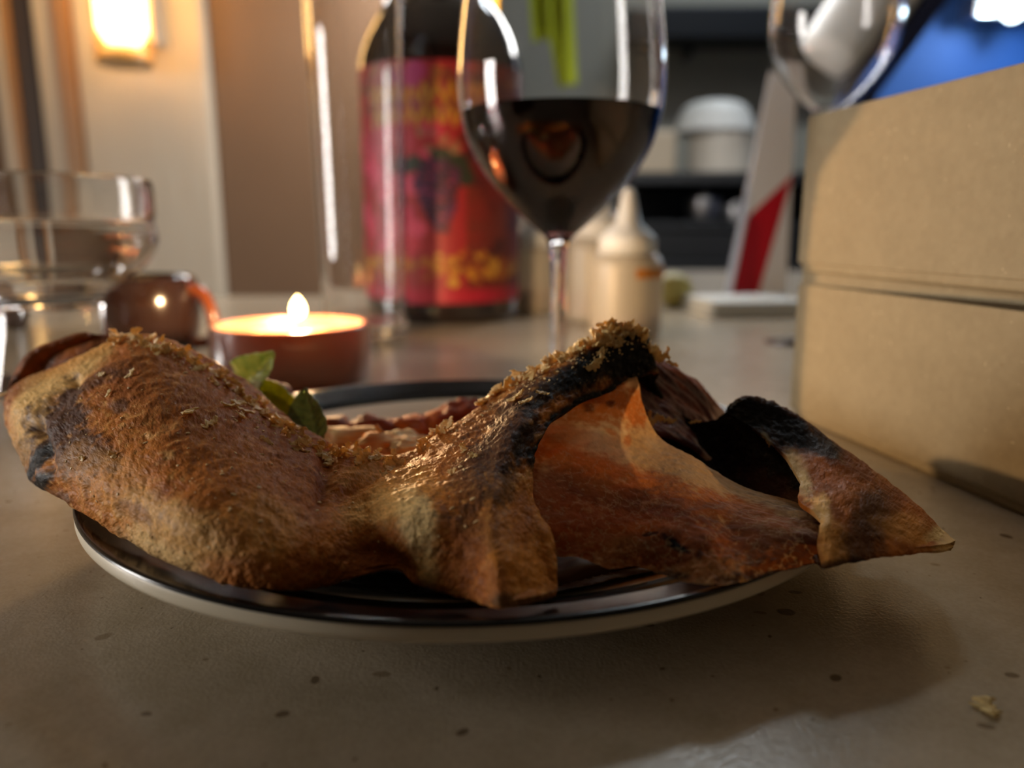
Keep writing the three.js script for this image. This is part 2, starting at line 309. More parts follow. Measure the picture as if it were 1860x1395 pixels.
// ---------------------------------------------------------------- pizza
const DOUGH = { gold: lin(202, 126, 48), brown: lin(164, 90, 30), deep: lin(126, 66, 24), tan: lin(218, 154, 76), cream: lin(236, 192, 120), pale: lin(242, 212, 150), umber: lin(86, 54, 36), char: lin(30, 23, 20), coal: lin(17, 15, 14), orange: lin(216, 120, 44), rust: lin(164, 92, 42) };
const pizza = thing('pizza', 'puffed pizza with a charred burst crust bubble on the black rimmed plate', 'pizza', V3(0, 0, 0));
const fineDough = texture(512, 512, (x, y) => { const v = 255 * clamp(0.6 * tileFbm(x / 512, y / 512, 15, 2, 2) + 0.4 * tileFbm(x / 512, y / 512, 46, 2, 8)); return [v, v, v]; }, false);
const doughRough = texture(512, 512, (x, y) => { const v = 255 * clamp(0.4 + 0.5 * tileFbm(x / 512, y / 512, 26, 4, 14)); return [v, v, v]; }, false);
const doughMat = phy({ vertexColors: true, roughness: 0.95, roughnessMap: doughRough, bumpMap: fineDough, bumpScale: 0.00036, specularIntensity: 0.3 });
const membraneMat = phy({ vertexColors: true, roughness: 0.85, transmission: 0.6, thickness: 0, ior: 1.3, bumpMap: fineDough, bumpScale: 0.00012 });
membraneMat.specularIntensity = 0.4;

const plateY = (x, z) => { const q = Math.hypot(x - PC.x, z - PC.z); return q > 0.0905 ? 0.0004 : q < 0.05 ? 0.0052 : q < 0.073 ? lerp(0.0052, 0.0103, (q - 0.05) / 0.023) : lerp(0.0107, 0.0154, (q - 0.073) / 0.0165); };
// a control point on the pizza, kept above the plate
function on(x, y, d) { let p = W(x, y, d); for (let i = 0; i < 60 && p.y < plateY(p.x, p.z) + 0.0012; i++) { d -= 0.0005; p = W(x, y, d); } return p; }
const psec = (list) => { // the lowest points rest on the plate, and the ones above follow them
  const shift = list[0][2] + on(...list[0]).z;
  return list.map(([x, y, d], i) => { const p = on(x, y, d - shift * [1, 0.9, 0.6, 0.3, 0.1, 0, 0][i]); return [p.x, p.y, p.z, x, y]; });
};
// 1. the front rim of the crust, from its left end to the left face of the bubble: sections from the plate up to the ridge
const FR = [ // six points each: [x, y, d] bottom ... ridge
  [[14, 752, .1840], [11, 745, .1848], [10, 738, .1856], [10, 732, .1864], [11, 726, .1872], [13, 720, .188]],
  [[34, 815, .1690], [24, 795, .1695], [16, 770, .1725], [14, 740, .1770], [22, 712, .1820], [42, 690, .188]],
  [[76, 872, .1590], [58, 845, .1580], [50, 800, .1600], [54, 752, .1660], [70, 705, .1750], [96, 668, .185]],
  [[132, 916, .1500], [112, 880, .1475], [104, 825, .1490], [110, 760, .1570], [128, 690, .1680], [158, 640, .183]],
  [[204, 964, .1410], [186, 920, .1375], [178, 850, .1390], [184, 765, .1480], [204, 676, .1620], [228, 613, .181]],
  [[282, 1006, .1330], [266, 955, .1290], [258, 880, .1310], [262, 785, .1400], [276, 690, .1560], [292, 620, .178]],
  [[362, 1043, .1270], [350, 985, .1230], [342, 905, .1250], [340, 815, .1340], [346, 720, .1510], [356, 648, .174]],
  [[442, 1064, .1220], [432, 1010, .1185], [424, 935, .1205], [418, 850, .1290], [418, 765, .1450], [424, 692, .170]],
  [[522, 1075, .1185], [516, 1025, .1160], [508, 960, .1180], [500, 885, .1260], [494, 815, .1400], [492, 750, .164]],
  [[592, 1066, .1170], [588, 1022, .1155], [582, 965, .1180], [574, 905, .1255], [566, 848, .1370], [560, 793, .157]],
  [[640, 1052, .1165], [638, 1015, .1165], [635, 970, .1200], [632, 920, .1270], [628, 868, .1370], [625, 818, .152]],
  [[710, 1048, .1150], [709, 1010, .1140], [706, 965, .1165], [703, 920, .1230], [700, 874, .1340], [697, 831, .150]],
  [[772, 1066, .1130], [772, 1015, .1120], [770, 960, .1150], [768, 905, .1220], [766, 852, .1340], [764, 810, .152]],
  [[842, 1088, .1110], [844, 1025, .1110], [844, 955, .1150], [842, 885, .1230], [840, 818, .1360], [838, 766, .156]],
  [[906, 1108, .1085], [900, 1035, .1105], [892, 955, .1160], [886, 872, .1250], [888, 790, .1400], [900, 722, .161]],
  [[958, 1098, .1085], [938, 1012, .1120], [912, 925, .1185], [906, 842, .1280], [930, 752, .1440], [968, 678, .165]],
  [[990, 1086, .1095], [952, 992, .1140], [925, 905, .1210], [928, 812, .1320], [985, 717, .1500], [1045, 636, .169]],
  [[1004, 1078, .1105], [970, 985, .1155], [940, 892, .1235], [952, 790, .1370], [1040, 704, .1550], [1112, 604, .172]],
  [[1006, 1070, .1112], [990, 975, .1165], [955, 884, .1260], [978, 778, .1410], [1085, 702, .1600], [1166, 604, .173]],
  [[1007, 1062, .1120], [1004, 975, .1175], [968, 878, .1285], [1004, 764, .1450], [1116, 709, .1640], [1192, 676, .171]],
];
const frSections = FR.map((s, i) => {
  const front = psec(s), b = s[0], t = s[5], B = on(...b), T = W(...t);
  const lift = i < 3 ? 0.0 : 1, k = sstep(12, 16, i);
  const uz = B.z - lerp(0.014, 0.006, k), under = [B.x, Math.max(B.y + 0.001 + 0.001 * k, plateY(B.x, uz) + 0.0012), uz, b[0], b[1] + 40];
  const over = [T.x + 0.001, T.y - 0.0035, T.z - lerp(0.009, 0.005, k), t[0], t[1] - 20];
  const back = [T.x + 0.002, lerp(Math.max(T.y - 0.02, 0.012), T.y - 0.009, k), T.z - lerp(0.016, 0.009, k), t[0], t[1] - 60];
  return [under, ...front, over, ...(i === 0 ? [[T.x, T.y - 0.003, T.z - 0.008, t[0], t[1] - 60]] : [back])];
});
const charLine = (x, y, g) => { // dark ragged edge of the burst bubble: distance to a polyline
  const L = [[1010, 985], [1000, 975], [962, 885], [985, 800], [1005, 762], [1060, 728], [1100, 712], [1150, 700], [1180, 645]];
  let m = 1e9; for (let i = 2; i < L.length - 1; i++) { const [ax, ay] = L[i], [bx, by] = L[i + 1], t = clamp(((x - ax) * (bx - ax) + (y - ay) * (by - ay)) / ((bx - ax) ** 2 + (by - ay) ** 2)); m = Math.min(m, Math.hypot(x - ax - t * (bx - ax), y - ay - t * (by - ay))); }
  return m;
};
const FRONT_SPOTS = [
  [330, 690, 190, 80, 25, DOUGH.brown, .75], [300, 740, 150, 60, 30, DOUGH.deep, .45], [420, 830, 140, 80, 35, DOUGH.brown, .55], [560, 880, 70, 120, 10, DOUGH.brown, .7], [520, 800, 80, 40, 40, DOUGH.deep, .5],
  [60, 760, 34, 90, 12, DOUGH.cream, .8], [110, 690, 110, 20, -34, DOUGH.cream, .85], [48, 820, 26, 30, 0, DOUGH.umber, .5], [40, 700, 60, 22, -40, DOUGH.deep, .5], [150, 650, 90, 10, -28, DOUGH.tan, .7],
  [122, 735, 20, 46, 6, DOUGH.umber, 1, .9], [110, 775, 44, 74, 20, DOUGH.umber, 1, .8], [92, 805, 26, 32, 0, DOUGH.umber, .8, .9], [140, 815, 60, 48, 20, DOUGH.umber, .95, 1], [165, 690, 70, 14, -24, DOUGH.umber, .7, .9], [215, 737, 22, 13, 0, DOUGH.umber, .75, .8], [225, 676, 34, 7, -20, DOUGH.umber, .65, .8],
  [74, 836, 13, 46, 18, DOUGH.coal, 1, .35], [88, 872, 14, 26, 38, DOUGH.coal, 1, .4], [118, 902, 26, 10, 42, DOUGH.umber, .8, .6],
  [200, 880, 90, 50, 30, DOUGH.tan, .5], [330, 960, 120, 46, 24, DOUGH.cream, .55], [300, 1000, 100, 22, 24, DOUGH.pale, .5], [480, 960, 70, 60, 0, DOUGH.tan, .5], [450, 1040, 90, 26, 14, DOUGH.rust, .6], [550, 1040, 40, 40, 0, DOUGH.rust, .65], [250, 930, 36, 14, 20, DOUGH.deep, .6, .8],
  [590, 860, 18, 90, 10, DOUGH.deep, .6, .6], [640, 840, 70, 22, 12, DOUGH.brown, .7], [690, 850, 80, 14, -12, DOUGH.tan, .6],
  [620, 960, 50, 50, 0, DOUGH.gold, .5], [730, 900, 70, 50, -20, DOUGH.tan, .7], [760, 960, 34, 70, -14, DOUGH.pale, .85, .7], [690, 925, 70, 34, -10, DOUGH.cream, .6], [650, 1010, 60, 34, 0, DOUGH.rust, .65], [720, 1010, 40, 34, 10, DOUGH.brown, .5], [775, 1030, 20, 36, -14, DOUGH.cream, .7],
  [830, 820, 60, 50, -40, DOUGH.brown, .8], [880, 760, 70, 30, -42, DOUGH.deep, .7], [860, 860, 44, 70, 14, DOUGH.umber, .75, .8], [905, 820, 44, 90, 18, DOUGH.umber, .95, .7], [930, 760, 56, 34, -40, DOUGH.umber, .9, .6], [860, 960, 50, 40, 0, DOUGH.umber, .6, 1], [830, 1010, 40, 50, 0, DOUGH.rust, .6, .8], [880, 1060, 60, 36, 20, DOUGH.rust, .75, .6], [930, 1085, 50, 16, 0, DOUGH.char, .85, .5], [980, 1092, 30, 12, 0, DOUGH.char, .8, .5],
  [960, 1020, 40, 60, 0, DOUGH.gold, .7], [950, 940, 24, 50, 0, DOUGH.rust, .7],
  [990, 712, 60, 24, -36, DOUGH.char, .95, .6], [1060, 680, 70, 34, -32, DOUGH.coal, 1, .5], [1130, 655, 60, 46, -20, DOUGH.coal, 1, .4], [1180, 640, 26, 50, 0, DOUGH.coal, 1, .4], [960, 700, 46, 14, -38, DOUGH.umber, .8, .8], [1150, 610, 34, 18, 0, DOUGH.coal, 1, .5], [960, 790, 22, 50, 16, DOUGH.char, .9, .7], [925, 870, 22, 50, 10, DOUGH.char, .7, .8],
];
const frontColor = (p, n) => {
  const [X, Y, Z, px, py] = p, g = fbm(X * 160 + 3, Y * 160, Z * 160, 4), g2 = fbm(X * 600, Y * 600 + 9, Z * 600, 3), g3 = nz(X * 60, Y * 60, Z * 60 + 5);
  let c = mixc(DOUGH.gold, DOUGH.brown, clamp(0.45 + g * 1.1 + g3 * 0.5));
  c = mixc(c, DOUGH.cream, sstep(0.05, 0.5, g2 + 0.5 * g) * 0.45);
  c = blotches(px, py, c, FRONT_SPOTS, g * 1.2 + g2 * 0.8);
  const e = charLine(px, py); if (px > 900 && py < 900) c = mixc(c, DOUGH.coal, sstep(20, 6, e + 22 * g) * sstep(880, 820, py));
  if (px > 880 && py > 860) c = mixc(c, DOUGH.tan, 0.12);
  const s = nz(X * 2600, Y * 2600, Z * 2600); if (s > 0.55) c = mixc(c, DOUGH.pale, sstep(0.55, 0.8, s) * 0.5);           // flour grains baked on
  const g4 = fbm(X * 1900, Y * 1900, Z * 1900 + 3, 2); return c.map((v) => v * (1 + 0.35 * g2 + 0.7 * g4));
};
const frontDisp = (p) => {
  const [X, Y, Z, px, py] = p; let h = 0.0011 * fbm(X * 90, Y * 90, Z * 90 + 2, 2) + 0.00055 * fbm(X * 420, Y * 420, Z * 420, 3) + 0.00012 * fbm(X * 1500, Y * 1500, Z * 1500, 2);
  const crease = (ax, ay, bx, by, w, d) => { const t = clamp(((px - ax) * (bx - ax) + (py - ay) * (by - ay)) / ((bx - ax) ** 2 + (by - ay) ** 2)), r = Math.hypot(px - ax - t * (bx - ax), py - ay - t * (by - ay)); h -= d * Math.exp(-((r / w) ** 2)); };
  crease(96, 850, 70, 780, 12, .0016); crease(70, 780, 130, 690, 14, .0010); crease(130, 690, 215, 636, 12, .0010);        // groove beside the tucked left end
  crease(600, 800, 590, 900, 16, .0018); crease(620, 900, 760, 820, 14, .0012); crease(660, 1000, 720, 1030, 26, .0022);
  const b = (x, y, r, d) => { h += d * Math.exp(-(((px - x) ** 2 + (py - y) ** 2) / (r * r))); };
  b(86, 855, 26, .0020); b(760, 950, 50, .0012); b(330, 940, 60, .0008); b(870, 880, 50, .0008); b(700, 880, 40, .0008); b(60, 750, 40, .0012);
  if (px > 930 && py < 860) { const e = charLine(px, py); h += 0.0009 * fbm(px / 14, py / 14, 3, 3) * sstep(60, 10, e); }
  return h;
};
const frontGeo = patch(frSections, 760, 400, { color: frontColor, disp: frontDisp, thick: 0.0012 });
put('front_crust', frontGeo, doughMat, pizza);

// 2. the thin wall of the burst bubble, lit through from behind
const MB = [
  [[950, 1010, .1210], [930, 945, .1260], [945, 850, .1390], [985, 755, .1560], [1060, 680, .1700]],
  [[1046, 1012, .1190], [1046, 950, .1245], [1062, 866, .1370], [1094, 764, .1545], [1148, 676, .1695]],
  [[1106, 1032, .1180], [1110, 960, .1240], [1120, 878, .1360], [1140, 800, .1515], [1168, 736, .1640]],
  [[1160, 1028, .1180], [1168, 968, .1235], [1176, 900, .1340], [1186, 838, .1470], [1198, 794, .1590]],
  [[1240, 1058, .1165], [1245, 990, .1220], [1250, 920, .1330], [1255, 868, .1440], [1262, 831, .1540]],
  [[1320, 1059, .1140], [1325, 1000, .1220], [1330, 945, .1310], [1335, 905, .1420], [1338, 878, .1510]],
  [[1400, 1053, .1135], [1405, 1005, .1172], [1410, 960, .1245], [1415, 930, .1330], [1410, 902, .1460]],
  [[1470, 1036, .1165], [1475, 1000, .1190], [1478, 965, .1240], [1475, 936, .1315], [1462, 914, .1440]],
  [[1520, 1024, .1195], [1522, 995, .1220], [1520, 968, .1265], [1512, 945, .1325], [1500, 925, .1420]],
];
const MEM = { cream: lin(248, 214, 160), peach: lin(248, 196, 126), orange: lin(228, 128, 44), rust: lin(180, 88, 30), dark: lin(110, 60, 26), tan: lin(196, 144, 86), coal: lin(22, 16, 12) };
const MEM_SPOTS = [  // low brown bands paint in shade and the pale top light, among baked stains
  [1250, 990, 330, 74, 6, MEM.rust, .9, .5], [1010, 930, 90, 110, 0, MEM.rust, .85, .5], [1150, 930, 150, 50, 16, MEM.rust, .8, .6], [1400, 965, 120, 50, 8, MEM.dark, .6, .7],
  [1110, 728, 80, 36, 20, MEM.orange, .9, .8], [1060, 748, 40, 26, 0, MEM.orange, .8, .8], [1070, 742, 12, 9, 0, MEM.dark, .8], [1108, 733, 9, 7, 0, MEM.dark, .8], [1020, 790, 40, 40, -30, MEM.orange, .5], [1110, 785, 16, 6, 30, MEM.orange, .7], [1140, 800, 8, 10, 0, MEM.orange, .7],
  [1060, 850, 110, 32, 22, MEM.orange, .95, .6], [1200, 885, 130, 26, 16, MEM.orange, .9, .6], [1330, 925, 110, 24, 14, MEM.orange, .8, .6],
  [1090, 890, 110, 26, 20, MEM.dark, .55, .6], [1260, 925, 130, 22, 12, MEM.dark, .5, .7], [1170, 960, 60, 14, 0, MEM.orange, .5, .9],
  [1140, 1000, 50, 26, 0, MEM.tan, .5, .8], [1220, 1005, 80, 34, 0, MEM.dark, .6, .9], [1310, 1030, 70, 18, 0, MEM.tan, .45, .8], [1210, 1040, 40, 14, 0, MEM.tan, .45, .9], [1360, 1050, 60, 14, 0, MEM.coal, .8, .8], [1180, 1050, 60, 12, 0, MEM.coal, .9, .6],
  [1230, 991, 24, 9, 24, MEM.coal, 1, .7], [1178, 972, 16, 4, -8, MEM.coal, .8, .9], [1270, 1008, 6, 8, 0, MEM.coal, .7, .7], [1390, 1030, 40, 20, 0, MEM.dark, .8], [1470, 1005, 60, 34, 0, MEM.dark, .9, .5], [1480, 905, 8, 6, 0, MEM.coal, .8],
];
const memGeo = patch(MB.map(psec), 420, 240, {
  color: (p) => {
    const [X, Y, Z, px, py] = p, g = fbm(X * 260, Y * 260, Z * 260, 4), g2 = fbm(X * 900, Y * 900, Z * 900, 3), vein = Math.abs(fbm(X * 320 + 7, Y * 320, Z * 320, 4));
    let c = mixc(MEM.cream, MEM.peach, clamp(0.5 + g));
    c = blotches(px, py, c, MEM_SPOTS, g * 1.3 + g2 * 0.6);
    c = mixc(c, MEM.cream, sstep(0.05, 0.0, vein) * 0.3);
    return c.map((v) => v * (1 + 0.25 * g2));
  },
  disp: (p) => { const [X, Y, Z, px, py] = p; return 0.0016 * fbm(X * 110, Y * 110, Z * 110 + 4, 3) * sstep(880, 960, py) + 0.0003 * fbm(X * 500, Y * 500, Z * 500, 3) + 0.0007 * fbm(px / 16, py / 16, 1.5, 2) * sstep(985, 1020, py); },
});
put('bubble_wall', memGeo, membraneMat, pizza);

// 3. the charred rear wall of the bubble
const BW = [
  [[1152, 830, .1650], [1146, 760, .1740], [1148, 700, .1780], [1166, 640, .1775]],
  [[1220, 880, .1630], [1210, 820, .1710], [1204, 768, .1770], [1206, 720, .1790]],
  [[1290, 920, .1600], [1270, 850, .1690], [1256, 800, .1750], [1254, 762, .1770]],
  [[1370, 940, .1560], [1340, 880, .1650], [1312, 810, .1720], [1298, 762, .1740]],
  [[1440, 945, .1530], [1400, 885, .1610], [1362, 800, .1680], [1340, 734, .1700]],
  [[1490, 950, .1500], [1460, 890, .1560], [1420, 820, .1630], [1390, 740, .1670]],
];
put('bubble_rear_wall', patch(BW.map(psec), 160, 90, {
  thick: 0.0015, disp: (p) => 0.0010 * fbm(p[0] * 300, p[1] * 300, p[2] * 300, 3) + 0.0006 * fbm(p[0] * 1200, p[1] * 1200, p[2] * 1200, 2),
  color: (p) => { const g = fbm(p[0] * 300, p[1] * 300, p[2] * 300, 4); return blotches(p[3], p[4], mixc(DOUGH.coal, DOUGH.char, clamp(0.5 + g)), [[1400, 890, 60, 30, 30, lin(64, 34, 22), .8, .8], [1440, 905, 20, 16, 0, lin(120, 84, 56), .6, .8]], g); },
}), doughMat, pizza);

// 4. the right end of the crust, tapering to a tip that overhangs the plate
const LB = [
  [[1486, 1030, .1165], [1484, 985, .1195], [1489, 945, .1245], [1450, 905, .1320], [1450, 866, .1405], [1400, 800, .1540], [1320, 748, .1660]],
  [[1500, 1030, .1160], [1506, 980, .1195], [1502, 922, .1270], [1482, 868, .1385], [1454, 812, .1510], [1412, 765, .1595], [1352, 725, .1655]],
  [[1530, 1024, .1170], [1548, 975, .1210], [1548, 918, .1280], [1530, 864, .1385], [1500, 815, .1480], [1460, 772, .1570], [1402, 731, .1635]],
  [[1572, 1016, .1185], [1596, 975, .1220], [1598, 928, .1280], [1582, 884, .1365], [1556, 846, .1445], [1522, 812, .1520], [1466, 768, .1600]],
  [[1620, 1008, .1205], [1645, 978, .1235], [1648, 942, .1285], [1636, 910, .1350], [1612, 880, .1420], [1584, 855, .1480], [1540, 822, .1550]],
  [[1668, 1002, .1235], [1686, 984, .1255], [1690, 960, .1290], [1682, 938, .1335], [1666, 918, .1390], [1646, 902, .1450], [1614, 874, .1510]],
  [[1706, 995, .1265], [1714, 988, .1277], [1716, 976, .1296], [1712, 964, .1320], [1704, 954, .1350], [1694, 946, .1385], [1680, 932, .1430]],
  [[1726, 988, .1300], [1729, 985, .1307], [1730, 981, .1316], [1729, 977, .1326], [1726, 973, .1338], [1722, 970, .1350], [1716, 965, .1365]],
];
const lobeSections = LB.map((s) => {
  const T = W(...s[6]), B = on(...s[0]);
  return [[B.x - 0.001, B.y + 0.001, B.z - 0.014, s[0][0], s[0][1] + 20], ...psec(s), [T.x + 0.0015, T.y - 0.002, T.z - 0.005, s[6][0], s[6][1] - 15], [T.x + 0.002, Math.max(T.y - 0.012, 0.012), T.z - 0.008, s[6][0], s[6][1] - 40]];
});
const LOBE_SPOTS = [
  [1450, 855, 18, 46, -24, DOUGH.pale, .8, .7], [1494, 935, 18, 40, -6, DOUGH.cream, .8, .7], [1515, 990, 34, 40, 10, DOUGH.tan, .8], [1500, 850, 60, 30, 30, DOUGH.brown, .7],
  [1590, 930, 40, 46, 0, lin(84, 50, 22), .9, .5], [1560, 985, 40, 40, 30, lin(84, 50, 22), .85, .6], [1520, 1025, 60, 16, -12, DOUGH.char, .8, .7], [1650, 960, 60, 26, 20, DOUGH.tan, .6], [1712, 975, 26, 22, 0, DOUGH.pale, .9], [1625, 905, 20, 30, 10, DOUGH.deep, .5],
  [1360, 750, 70, 40, 0, DOUGH.coal, 1, .3], [1430, 775, 70, 34, 36, DOUGH.coal, 1, .4], [1500, 812, 50, 22, 40, DOUGH.char, .95, .5], [1400, 800, 30, 40, -30, DOUGH.coal, .9, .4], [1560, 850, 40, 14, 38, DOUGH.deep, .8, .6], [1393, 800, 7, 18, -26, lin(150, 140, 110), .8, .6],
];
put('right_crust', patch(lobeSections, 260, 220, {
  thick: 0.001, disp: (p) => 0.0011 * fbm(p[0] * 120, p[1] * 120, p[2] * 120, 3) + 0.0003 * fbm(p[0] * 600, p[1] * 600, p[2] * 600, 3) + 0.0011 * sstep(880, 780, p[4]) * sstep(1500, 1400, p[3]) * fbm(p[0] * 700, p[1] * 700, p[2] * 700, 3),
  color: (p) => { const g = fbm(p[0] * 180, p[1] * 180, p[2] * 180 + 4, 4), g2 = fbm(p[0] * 700, p[1] * 700, p[2] * 700, 3); return blotches(p[3], p[4], mixc(mixc(DOUGH.gold, DOUGH.brown, 0.7), DOUGH.deep, clamp(0.3 + g * 1.3)), LOBE_SPOTS, g + g2 * 0.6).map((v) => v * (1 + 0.2 * g2)); },  // browner than the front rim: shade on this end is put into the colour
}), doughMat, pizza);

// 5. the folded end of the crust behind the left end
put('rear_crust', patch([
  [[10, 760, .196], [12, 735, .198], [22, 712, .199], [40, 695, .198]],
  [[26, 740, .196], [26, 700, .199], [40, 664, .202], [80, 650, .202]],
  [[80, 720, .195], [76, 675, .199], [92, 637, .203], [130, 632, .203]],
  [[150, 690, .194], [140, 645, .198], [150, 620, .203], [180, 620, .204]],
  [[220, 680, .193], [205, 640, .197], [205, 617, .201], [226, 622, .203]],
].map((s) => { const q = sec(s), T = W(...s[3]); return [...q, [T.x + 0.002, 0.016, T.z - 0.012, s[3][0], s[3][1] - 40]]; }), 120, 70, {
  thick: 0.001, disp: (p) => 0.0008 * fbm(p[0] * 160, p[1] * 160, p[2] * 160, 3),
  color: (p) => { const g = fbm(p[0] * 200, p[1] * 200, p[2] * 200, 4); return mixc(DOUGH.brown, DOUGH.umber, clamp(0.45 + g * 1.6)); },
}), doughMat, pizza);

// 6. the base with sauce and melted cheese, from the plate's middle up to the rim
{
  const inside = (a) => { const c = Math.cos(a), s = Math.sin(a); return [c, s]; };
  const nr = 60, na = 220, sections = [];
  const cx = -0.012, cz = -0.186;
  for (let i = 0; i <= 48; i++) {
    const a = i / 48 * Math.PI * 2, [c, s] = inside(a);
    const rx = 0.060, rzF = 0.067, rzB = 0.046, R = V3(cx + c * rx, 0, cz - s * (s > 0 ? rzB : rzF));
    R.x = Math.min(R.x, 0.06 + 0.002 * Math.sin(a * 7)); const e = 1 + 0.03 * Math.sin(a * 5 + 1) + 0.02 * Math.sin(a * 13);
    const P = (k, y) => [cx + (R.x - cx) * k * e, y, cz + (R.z - cz) * k * e, i, k * 10];
    sections.push([P(0.001, 0.0065), P(0.99, 0.0065), P(1.0, 0.0085), P(0.97, 0.0112), P(0.85, 0.0112), P(0.6, 0.0100), P(0.3, 0.0100), P(0.001, 0.0100)]);
  }
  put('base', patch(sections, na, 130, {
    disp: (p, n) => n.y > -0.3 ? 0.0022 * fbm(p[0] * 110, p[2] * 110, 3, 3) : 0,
    color: (p) => { const g = fbm(p[0] * 90, p[2] * 90, 1, 4), g2 = fbm(p[0] * 300, p[2] * 300, 7, 3); let c = mixc(lin(168, 62, 24), lin(206, 120, 54), clamp(0.5 + g * 1.6)); c = mixc(c, lin(236, 208, 158), sstep(0.06, 0.2, g2 + 0.4 * nz(p[0] * 60, p[2] * 60, 9)) * 0.85); return mixc(c, DOUGH.coal, Math.max(p[1] < 0.009 ? 0.85 : 0, 0.95 * sstep(-0.150, -0.138, p[2] + 0.012 * g))); },  // front blackened as painted shade beneath the crust; the low edge is burnt
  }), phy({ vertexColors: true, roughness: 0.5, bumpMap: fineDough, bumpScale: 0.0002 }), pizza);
}

// 7. grated cheese: single shavings that can be told apart, and the dust of fine gratings between them
const cheeseMat = phy({ vertexColors: true, roughness: 0.5, transmission: 0.35, thickness: 0, ior: 1.35 });
function flake(L, w, curl, jag, tint = 0) { // a thin torn shaving, bent along its length
  const nu = 14, nv = 6, pos = [], col = [], idx = [], base = mixc(lin(252, 226, 160), lin(232, 186, 104), tint), ph = rr(0, 50), T = w * 0.22 + 0.0001;
  for (let side = 0; side < 2; side++) for (let i = 0; i < nu; i++) for (let j = 0; j < nv; j++) {
    const t = i / (nu - 1), s = j / (nv - 1) * 2 - 1, e = (0.45 + 0.55 * Math.sin(Math.PI * clamp(t * 0.94 + 0.04))) * (1 + jag * nz(t * 7 + ph, s > 0 ? 3 : 9, ph)), a = (t - 0.5) * curl;
    const R = Math.abs(curl) > 0.05 ? L / curl : 0, x = R ? R * Math.sin(a) : (t - 0.5) * L, y = (R ? R * (1 - Math.cos(a)) : 0) + w * 0.25 * nz(t * 4 + ph, s, 2) + (side ? -T : 0) * (1 - 0.5 * s * s);
    pos.push(x, y, s * w * 0.5 * e + w * 0.6 * nz(t * 2.5, ph, 1)); const g = 1 + 0.25 * nz(t * 5 + ph, s * 3, 4); col.push(base[0] * g, base[1] * g, base[2] * g);
  }
  const n = nu * nv, q = (a, b, c, d) => idx.push(a, b, c, b, d, c);
  for (let i = 0; i < nu - 1; i++) { for (let j = 0; j < nv - 1; j++) { const a = i * nv + j; q(a, a + 1, a + nv, a + nv + 1); q(n + a + 1, n + a, n + a + nv + 1, n + a + nv); } const a = i * nv, b = a + nv - 1; q(n + a, a, n + a + nv, a + nv); q(b, n + b, b + nv, n + b + nv); }
  for (let j = 0; j < nv - 1; j++) { q(n + j + 1, j + 1, n + j, j); const a = (nu - 1) * nv + j; q(a + 1, n + a + 1, a, n + a); }
  const g = new THREE.BufferGeometry(); g.setAttribute('position', new THREE.Float32BufferAttribute(pos, 3)); g.setAttribute('color', new THREE.Float32BufferAttribute(col, 3)); g.setAttribute('uv', new THREE.Float32BufferAttribute(new Float32Array(pos.length / 3 * 2), 2)); g.setIndex(idx); g.computeVertexNormals();
  return g;
}
function nearest(geo, x, y) { // the spot on a dough patch, given in the patch's own coordinates
  const { prm, N } = geo.userData, P = geo.attributes.position, n = geo.attributes.normal; let k = 0, m = 1e9;
  for (let i = 0; i < N; i++) { const d = (prm[2 * i] - x) ** 2 + (prm[2 * i + 1] - y) ** 2; if (d < m) { m = d; k = i; } }
  return [V3().fromBufferAttribute(P, k), V3().fromBufferAttribute(n, k)];
}
function lay(g, p, n, turn, lift, tiltX = 0, tiltZ = 0) {
  g.rotateX(tiltX).rotateZ(tiltZ).rotateY(turn); g.applyQuaternion(new THREE.Quaternion().setFromUnitVectors(V3(0, 1, 0), n)); g.translate(p.x + n.x * lift, p.y + n.y * lift, p.z + n.z * lift); return g;
}
seed = 77;
const shave = (geo, x, y, L, w, curl = 1, tilt = 0.3, tint = rr(0, 0.35)) => {
  const [p, n] = nearest(geo, x, y), ridge = n.y > 0.5 && (y < 700 || y > 780); if (ridge) n.add(V3(0, 0, 0.9)).normalize();
  put('cheese_shaving', lay(flake(L * 1.6, w * 1.7, curl, 1.6, tint), p, n, rr(0, 6.28), w * 0.35 + 0.0003, rr(-tilt, tilt), rr(-tilt, tilt)), cheeseMat, pizza);
  if (ridge && L > 0.0022) { const [q, m] = nearest(geo, x + rr(-9, 9), y + rr(2, 12)); m.add(V3(0, 0, 0.5)).normalize(); put('cheese_shaving', lay(flake(L * rr(0.9, 1.4), w * rr(0.9, 1.5), curl, 1.8, tint + 0.1), q, m, rr(0, 6.28), w * 0.3 + 0.0003, rr(-tilt, tilt), rr(-tilt, tilt)), cheeseMat, pizza); }
};
const mm = 0.001;
